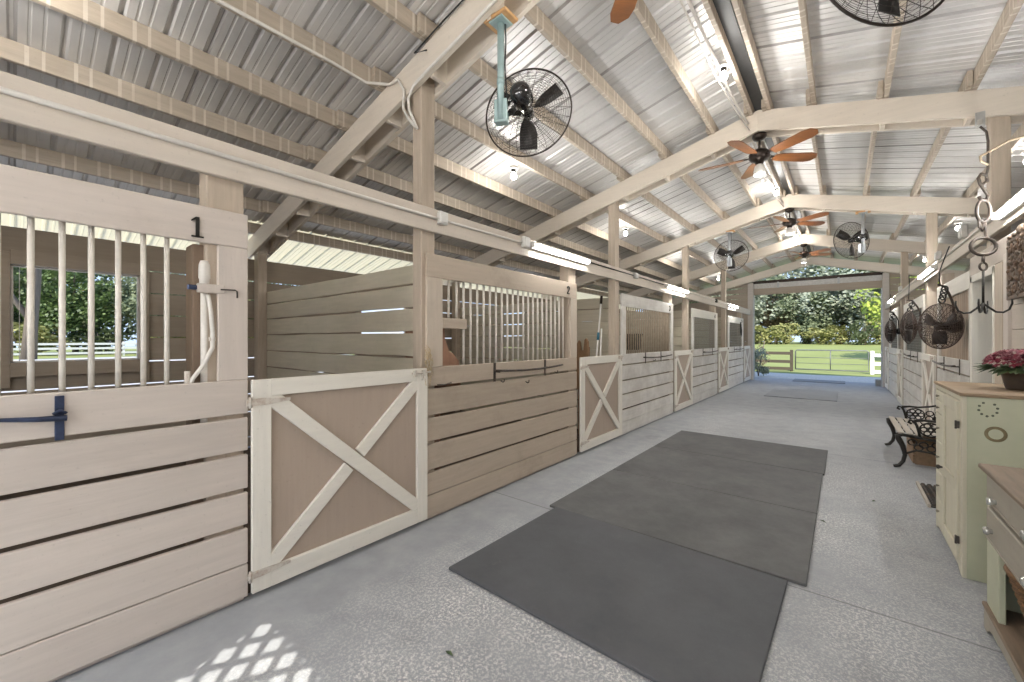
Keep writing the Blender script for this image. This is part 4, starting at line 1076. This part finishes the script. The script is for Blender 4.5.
for k,(x,nm) in enumerate(((XR-.17,'white conduit along the left of the ridge'),)):
    for j in range(5):
        ya=(YB+.5,2.4,6.0,9.6,13.2)[j]; yb_=(2.0,5.5,9.1,12.8,16.5)[j]
        pts=[(x,ya,4.155),(x,yb_-.4,4.155),(x+.03,yb_-.15,4.12),(x+.08,yb_,4.02)]
        conduit(pts,.013,'white conduit beside the ridge, %s stretch from the camera'%ORD[j])
        conduit([(x-.05,ya+.1,4.145),(x-.04,ya+1.0,4.13),(x-.05,yb_-1.0,4.14),(x,yb_-.3,4.08),(x+.09,yb_+.02,3.95)],.008,'loose white cable beside the ridge, %s stretch from the camera'%ORD[j],'cable','white_pipe','cable')

# ------------------------------------------------------------------ hanging hook by the tack room
HX,HY,HK=.83,4.66,.82
r=root('chain_hook','rusty chain with rings and a four-pronged tack hook hanging near the tack room door','hook',(HX,HY,3.10))
def P(mb,nm,mt='chain'): return mb.build(nm,M[mt],r,origin=(HX,HY,3.10))
def sv(f): return (HX+f[0]*HK*.7755,HY+f[0]*HK*.631,1.464+(f[1]-1.464)*HK)
t0=sv((-.03,3.44))
P(MB().slab((.975,5.588,3.47),t0,.03,.02).box(.945,1.005,5.57,5.588,3.40,3.54),'hanger_arm','galv')
P(MB().tube([t0,sv((.03,3.39)),sv((.045,3.30)),sv((.045,3.05)),sv((.03,2.985))],.008,7),'wire')
P(MB().tube([sv(p) for p in ((-.01,2.90),(.035,2.93),(.03,2.985),(-.02,3.0),(-.045,2.96),(-.03,2.91),(.01,2.85),(.045,2.80),(.03,2.755),(-.02,2.75),(-.04,2.79))],.0105,8),'s_hook')
def rg(c,a,b,t,nm):
    P(MB().tube([sv((a*math.cos(2*PI*i/28),c+b*math.sin(2*PI*i/28))) for i in range(28)],t,7,closed=True),nm)
rg(2.655,.062,.105,.0105,'link_ring')
P(MB().tube([sv(p) for p in ((-.04,2.57),(-.035,2.50),(-.01,2.47),(.0,2.52),(.01,2.58),(.02,2.54),(.02,2.46),(.02,2.42),(.0,2.40))],.008,7),'snap_link')
rg(2.325,.118,.080,.0115,'oval_ring')
P(MB().tube([sv((0,2.245)),sv((0,2.17))],.010,8),'swivel')
rg(2.14,.034,.036,.0075,'eye_ring')
P(MB().tube([sv((0,2.105)),sv((0,1.79))],.0075,8),'stem','iron')
for a in (42,138,222,318):
    a=R_(a); q=.205
    pts=[(0,1.80),(.22,1.755),(.45,1.715),(.7,1.71),(.9,1.735),(1.0,1.79),(.99,1.83)]
    dx=math.cos(a)*.7755-math.sin(a)*.631*.7; dy=math.cos(a)*.631+math.sin(a)*.7755*.7
    P(MB().tube([(HX+dx*q*HK*u,HY+dy*q*HK*u,sv((0,z))[2]) for u,z in pts],[.0075,.0075,.0075,.0075,.007,.0065,.005],7),'prong','iron')
p1=sv((.045,3.20)); p2=sv((.045,3.08))
o=MB().tube([p1,(.95,4.64,2.93),(1.15,4.62,2.95),(1.6,4.5,2.93),(2.2,4.4,2.9)],.009,7).tube([p2,(p2[0]-.04,p2[1]-.03,p2[2]+.03),(p2[0]-.045,p2[1]-.03,p2[2]+.07),p1],.009,7).build('tied_rope',M['rope']); tag(o,'tan rope tied to the hook wire and led off to the right','rope')

# concrete block by right end post
o=MB().box(.80,1.0,17.0,17.35,0,.20).build('concrete_block',M['blocks'],bevel=.01); tag(o,'grey concrete block on the floor at the right side of the far opening','block')

# ------------------------------------------------------------------ outside the far end
def gz(x,y):
    a=max(0,min(1,(y-24)/34)); a=a*a*(3-2*a)*.92; b=max(0,min(1,(-x-8)/30)); return a*(1-b*.6)+b*.33-.03
r=root('pipe_gate','grey tube field gate across the lawn beyond the opening','gate',(-1.7,23.0,-.03))
P=lambda mb,nm,mt='gatesteel': mb.build(nm,M[mt],r)
P(MB().tube([(0,0,.12),(0,0,.94),(.06,0,1.0),(2.5,0,1.0),(2.56,0,.94),(2.56,0,.12),(0,0,.12)],.028,8),'outer_frame')
P(MB().tube([(0,0,.66),(2.56,0,.66)],.014,6),'rail'); P(MB().tube([(0,0,.40),(2.56,0,.40)],.012,6),'rail')
P(MB().tube([(1.28,0,.12),(1.28,0,1.0)],.022,6),'upright')
def plank_fence(name,label,x0,x1,y,n,mat,h,rails):
    r=root(name,label,'fence',((x0+x1)/2,y,gz((x0+x1)/2,y)))
    xs=[x0+(x1-x0)*i/n for i in range(n+1)]; cx=(x0+x1)/2
    for x in xs: MB().box(x-cx-.06,x-cx+.06,-.06,.06,-.05,h+.05).build('fence_post',M[mat],r)
    for z in rails: MB().box(x0-cx,x1-cx,-.09,-.06,z-.07,z+.07).build('rail',M[mat],r)
plank_fence('board_fence','brown board fence left of the field gate',-9.5,-1.85,23.0,3,'fence_brown',.95,(.84,.45,.12))
plank_fence('board_fence','white board fence right of the field gate',.98,8.6,23.0,3,'fence_white',.95,(.82,.46,.12))
def side_fence():
    r=root('paddock_fence','white board fence seen through the first stall window','fence',(-40,0,.33))
    for i in range(15): MB().box(-.06,.06,-22+3*i-.06,-22+3*i+.06,-.05,.98).build('fence_post',M['fence_white'],r)
    for z in (.82,.52,.2): MB().box(.06,.09,-22,20,z-.07,z+.07).build('rail',M['fence_white'],r)
side_fence()

# trees
def leaf_mesh(n,seed,size,clumps=26,flat=.8,spread=1.0):
    rn=random.Random(seed); mb=MB(); cs=[]
    for i in range(clumps):
        while True:
            p=Vector((rn.uniform(-1,1),rn.uniform(-1,1),rn.uniform(-1,1)))
            if p.length<1: break
        cs.append((p*.72,rn.uniform(.22,.42)))
    for i in range(n):
        c,rr=cs[rn.randrange(clumps)]
        d=Vector((rn.gauss(0,1),rn.gauss(0,1),rn.gauss(0,1))).normalized()*rr*rn.uniform(.6,1.05)
        p=c+Vector((d.x,d.y,d.z*flat))
        u=Vector((rn.gauss(0,1),rn.gauss(0,1),rn.gauss(0,.6))).normalized(); v=u.orthogonal().normalized(); s=size*rn.uniform(.6,1.3)
        q=p+u*s; h=v*s*.42
        mb.add([p,p+u*s*.5+h,q,p+u*s*.5-h],[(0,1,2,3)])
    return mb
def tree_proto(seed,leafmat,n=5200,size=.085,clumps=30,h=9.0,cr=(4.2,4.2,3.8),cz=4.6,tr=.28,name='tree'):
    r=root(name,'x','tree',(0,-400,0))
    mb=leaf_mesh(n,seed,size,clumps); mb.v=[(x*cr[0],y*cr[1],cz+z*cr[2]) for x,y,z in mb.v]
    mb.build('crown',M[leafmat],r)
    rn=random.Random(seed+50); t=MB()
    pts=[(0,0,-.2)]; 
    for i in range(5): pts.append((pts[-1][0]+rn.uniform(-.2,.2),pts[-1][1]+rn.uniform(-.2,.2),cz*(i+1)/5))
    t.tube(pts,[tr*(1-.13*i) for i in range(6)],9)
    for i in range(7):
        a=rn.random()*2*PI; k=rn.randrange(2,5); b=Vector(pts[k]); e=b+Vector((math.cos(a)*cr[0]*.6,math.sin(a)*cr[1]*.6,cr[2]*rn.uniform(.2,.7)))
        t.tube([b,(b+e)/2+Vector((0,0,.2)),e],[tr*.45,tr*.3,tr*.12],6)
    t.build('trunk',M['bark'],r)
    return r
def place(proto,used,x,y,sc,rz,label,grp):
    o=proto if not used[0] else copy_tree(proto); used[0]=True
    o.location=(x,y,gz(x,y)-.05); o.scale=(sc,)*3; o.rotation_euler=(0,0,rz); tag(o,label,'tree',grp); return o
pA=tree_proto(1,'leafA'); pB=tree_proto(2,'leafB'); pC=tree_proto(3,'leafE',3800); pD=tree_proto(4,'leafC',2600,h=6,cr=(2.6,2.6,3.0),cz=3.4,tr=.16); pE=tree_proto(5,'leafD',3000)
uA,uB,uC,uD,uE=[False],[False],[False],[False],[False]
far='trees behind the lawn'
rows=[(pA,uA,-19,60,1.2,'green oak'),(pC,uC,-14.6,63,1.1,'rust-brown tree'),(pB,uB,-10.6,61,1.1,'grey-green tree'),(pC,uC,-6.9,64,.8,'thin rust-brown tree'),(pA,uA,-3.4,62,.9,'green oak'),(pB,uB,-.4,63,1.25,'tall grey-green tree'),(pB,uB,3.4,60,1.1,'grey-green tree'),(pA,uA,7.2,63,1.25,'green oak'),(pB,uB,12,61,1.3,'grey-green tree'),
 (pE,uE,-16.5,76,1.5,'deep green tree'),(pA,uA,-11,80,1.75,'green oak'),(pB,uB,-4.4,82,1.85,'grey-green tree'),(pE,uE,2.2,78,1.6,'deep green tree'),(pA,uA,8.5,80,1.6,'green oak'),(pE,uE,15,78,1.6,'deep green tree')]
for i,(p,u,x,y,k,nm) in enumerate(rows):
    if i<9: lb='%s in the front row behind the lawn, %s from its left end'%(nm,ORD[i])
    else: lb='%s in the back row behind the lawn, %s from its left end'%(nm,ORD[i-9])
    place(p,u,x,y,k,i*1.37,lb,far)
place(pD,uD,3.55,33,1.15,.5,'bright yellow-green young tree close to the right of the opening',far)
# understorey shrubs along the tree line
def shrub_proto(seed,mat,n=1500):
    r=root('shrub','x','shrub',(0,-400,0)); mb=leaf_mesh(n,seed,.13,14); mb.v=[(x*1.6,y*1.4,1.15+z*1.25) for x,y,z in mb.v]; mb.build('foliage',M[mat],r)
    t=MB(); rn=random.Random(seed)
    for i in range(5): a=rn.random()*6.3; t.tube([(0,0,-.1),(math.cos(a)*.3,math.sin(a)*.3,.6),(math.cos(a)*.8,math.sin(a)*.8,1.5)],[.05,.035,.015],5)
    t.build('stems',M['bark'],r); return r
sA=shrub_proto(21,'leafY'); sB=shrub_proto(22,'leafA'); us=[[False],[False]]
for i,x in enumerate([-16,-14,-12.3,-10.4,-8.6,-6.9,-5.2,-3.4,-1.8,-.2,1.7,3.4,5.2,7.0,9.0]):
    p,u=((sA,us[0]),(sB,us[1]))[(i*7)%3%2]
    o=p if not u[0] else copy_tree(p); u[0]=True
    y=57+(i*37%5)*.6; o.location=(x,y,gz(x,y)-.35); o.scale=(1.25+.12*(i%3),1.2,1.15+.14*((i*5)%4)); o.rotation_euler=(0,0,i*1.1)
    tag(o,'low bush at the foot of the far trees, %s from the left'%(ORD+['twelfth','thirteenth','fourteenth','fifteenth'])[i],'shrub','bushes along the tree line')
# shrub by left jamb and one at brown fence
r=root('shrub','x','shrub',(-2.62,18.9,0)); mb=leaf_mesh(900,31,.12,12); mb.v=[(x*.55,y*.6,.55+z*.62) for x,y,z in mb.v]; mb.build('foliage',M['leafB'],r)
MB().tube([(0,0,-.02),(.05,0,.4),(.1,.1,.8)],.02,5).tube([(0,0,-.02),(-.1,.1,.5),(-.15,0,.9)],.018,5).build('stems',M['bark'],r); tag(r,'pale green shrub against the left jamb of the far opening','shrub')
r=root('shrub','x','shrub',(-3.1,22.6,-.03)); mb=leaf_mesh(300,33,.12,8,spread=1); mb.v=[(x*.5,y*.4,.75+z*.75) for x,y,z in mb.v]; mb.build('foliage',M['leafE'],r)
MB().tube([(0,0,-.05),(.1,0,.6),(.22,0,1.4)],.022,5).tube([(0,0,-.05),(-.12,0,.5),(-.2,0,1.1)],.018,5).build('stems',M['bark'],r); tag(r,'thin straggly bush in front of the brown board fence','shrub')

# trees seen through the left stall window
side='trees outside the left stall window'
lt_=tree_proto(61,'leafA',6500,.062,40,cr=(4.0,4.0,4.2),cz=4.4,tr=.22); lp=tree_proto(62,'leafY',5500,.065,34,cr=(3.4,3.4,3.2),cz=3.4,tr=.14); ld=tree_proto(63,'leafD',6500,.062,40,cr=(4.0,4.0,4.4),cz=4.4,tr=.2)
u1,u2,u3=[False],[False],[False]
lab=['leftmost','second','third','fourth','fifth','sixth']
rn=random.Random(9); k=0
for row,(x0,n) in enumerate(((-46,9),(-52,10))):
    for j in range(n):
        p,u,nm=((lt_,u1,'green oak'),(ld,u3,'deep green tree'),(lp,u2,'yellow-green tree'))[(j*2+row+(1 if j==4 else 0))%3]
        y=-20+j*(4.6 if row==0 else 4.8)+(0 if row==0 else 2.2); sc_=(1.0 if row==0 else 1.05)*(1.12 if p is lp else 1)
        place(p,u,x0+rn.uniform(-1,1),y,sc_,k*1.3,'%s, %s row behind the white paddock fence, %s from near end'%(nm,('front','back')[row],ORD[j]),side); k+=1
for i,(x,y) in enumerate(((-44.5,-7),(-44.8,-3),(-44,.8),(-44.6,4.4),(-44.2,8.2),(-44.6,12),(-44.2,16))):
    o=copy_tree(sB if i%2 else sA); o.location=(x,y,.1); o.scale=(1.3,1.5,1.3); o.rotation_euler=(0,0,i*1.9)
    tag(o,'bush behind the white paddock fence, %s one counted along it'%ORD[i],'shrub','bushes behind the paddock fence')
r=root('pine_trunk','bare grey-brown tree trunk at the left edge of the first stall window','tree',(-36.5,.55,.3))
MB().tube([(0,0,-.2),(.05,.1,2),(.0,.25,4.5),(.1,.3,7.5),(.1,.35,10)],[.34,.28,.25,.22,.16],10).build('trunk',M['bark'],r)
MB().tube([(0,.1,2.2),(-.3,-.6,3.6),(-.4,-1.2,5.4)],[.16,.12,.06],7).build('branch',M['bark'],r)
mb=leaf_mesh(1200,71,.06,14); mb.v=[(x*3,y*3,10+z*2) for x,y,z in mb.v]; mb.build('crown',M['leafD'],r)

# ------------------------------------------------------------------ sun + sky
sun=bpy.data.lights.new('sun','SUN'); sun.energy=7.0; sun.angle=R_(.2); sun.color=(1,.95,.86)
so=bpy.data.objects.new('sun',sun); C.objects.link(so)
d=Vector((-math.sin(SUN_AZ)*math.cos(SUN_EL),math.cos(SUN_AZ)*math.cos(SUN_EL),-math.sin(SUN_EL)))
so.rotation_euler=d.to_track_quat('-Z','Y').to_euler(); so.location=(4,-10,12)
w=bpy.data.worlds.new('world'); bpy.context.scene.world=w; w.use_nodes=True; nt=w.node_tree; bg=nt.nodes['Background']
tc=N(nt,'ShaderNodeTexCoord'); sx=N(nt,'ShaderNodeSeparateXYZ'); nt.links.new(tc.outputs['Generated'],sx.inputs[0])
cl=noise(nt,tc.outputs['Generated'],2.5,5,.6)
sky=mix(nt,ramp(nt,sx.outputs[2],0.0,.6),(.62,.78,1.0),(.28,.50,.95)); sky=mix(nt,ramp(nt,cl,.5,.66),sky,(1.0,1.0,1.0))
nt.links.new(sky,bg.inputs[0]); bg.inputs[1].default_value=1.15

sc=bpy.context.scene
sc.view_settings.view_transform='Standard'; sc.view_settings.look='None'; sc.view_settings.gamma=1; sc.view_settings.use_curve_mapping=False
sc.view_settings.exposure=0.32
sc.cycles.use_denoising=True; sc.cycles.max_bounces=10; sc.cycles.diffuse_bounces=6; sc.cycles.sample_clamp_indirect=8
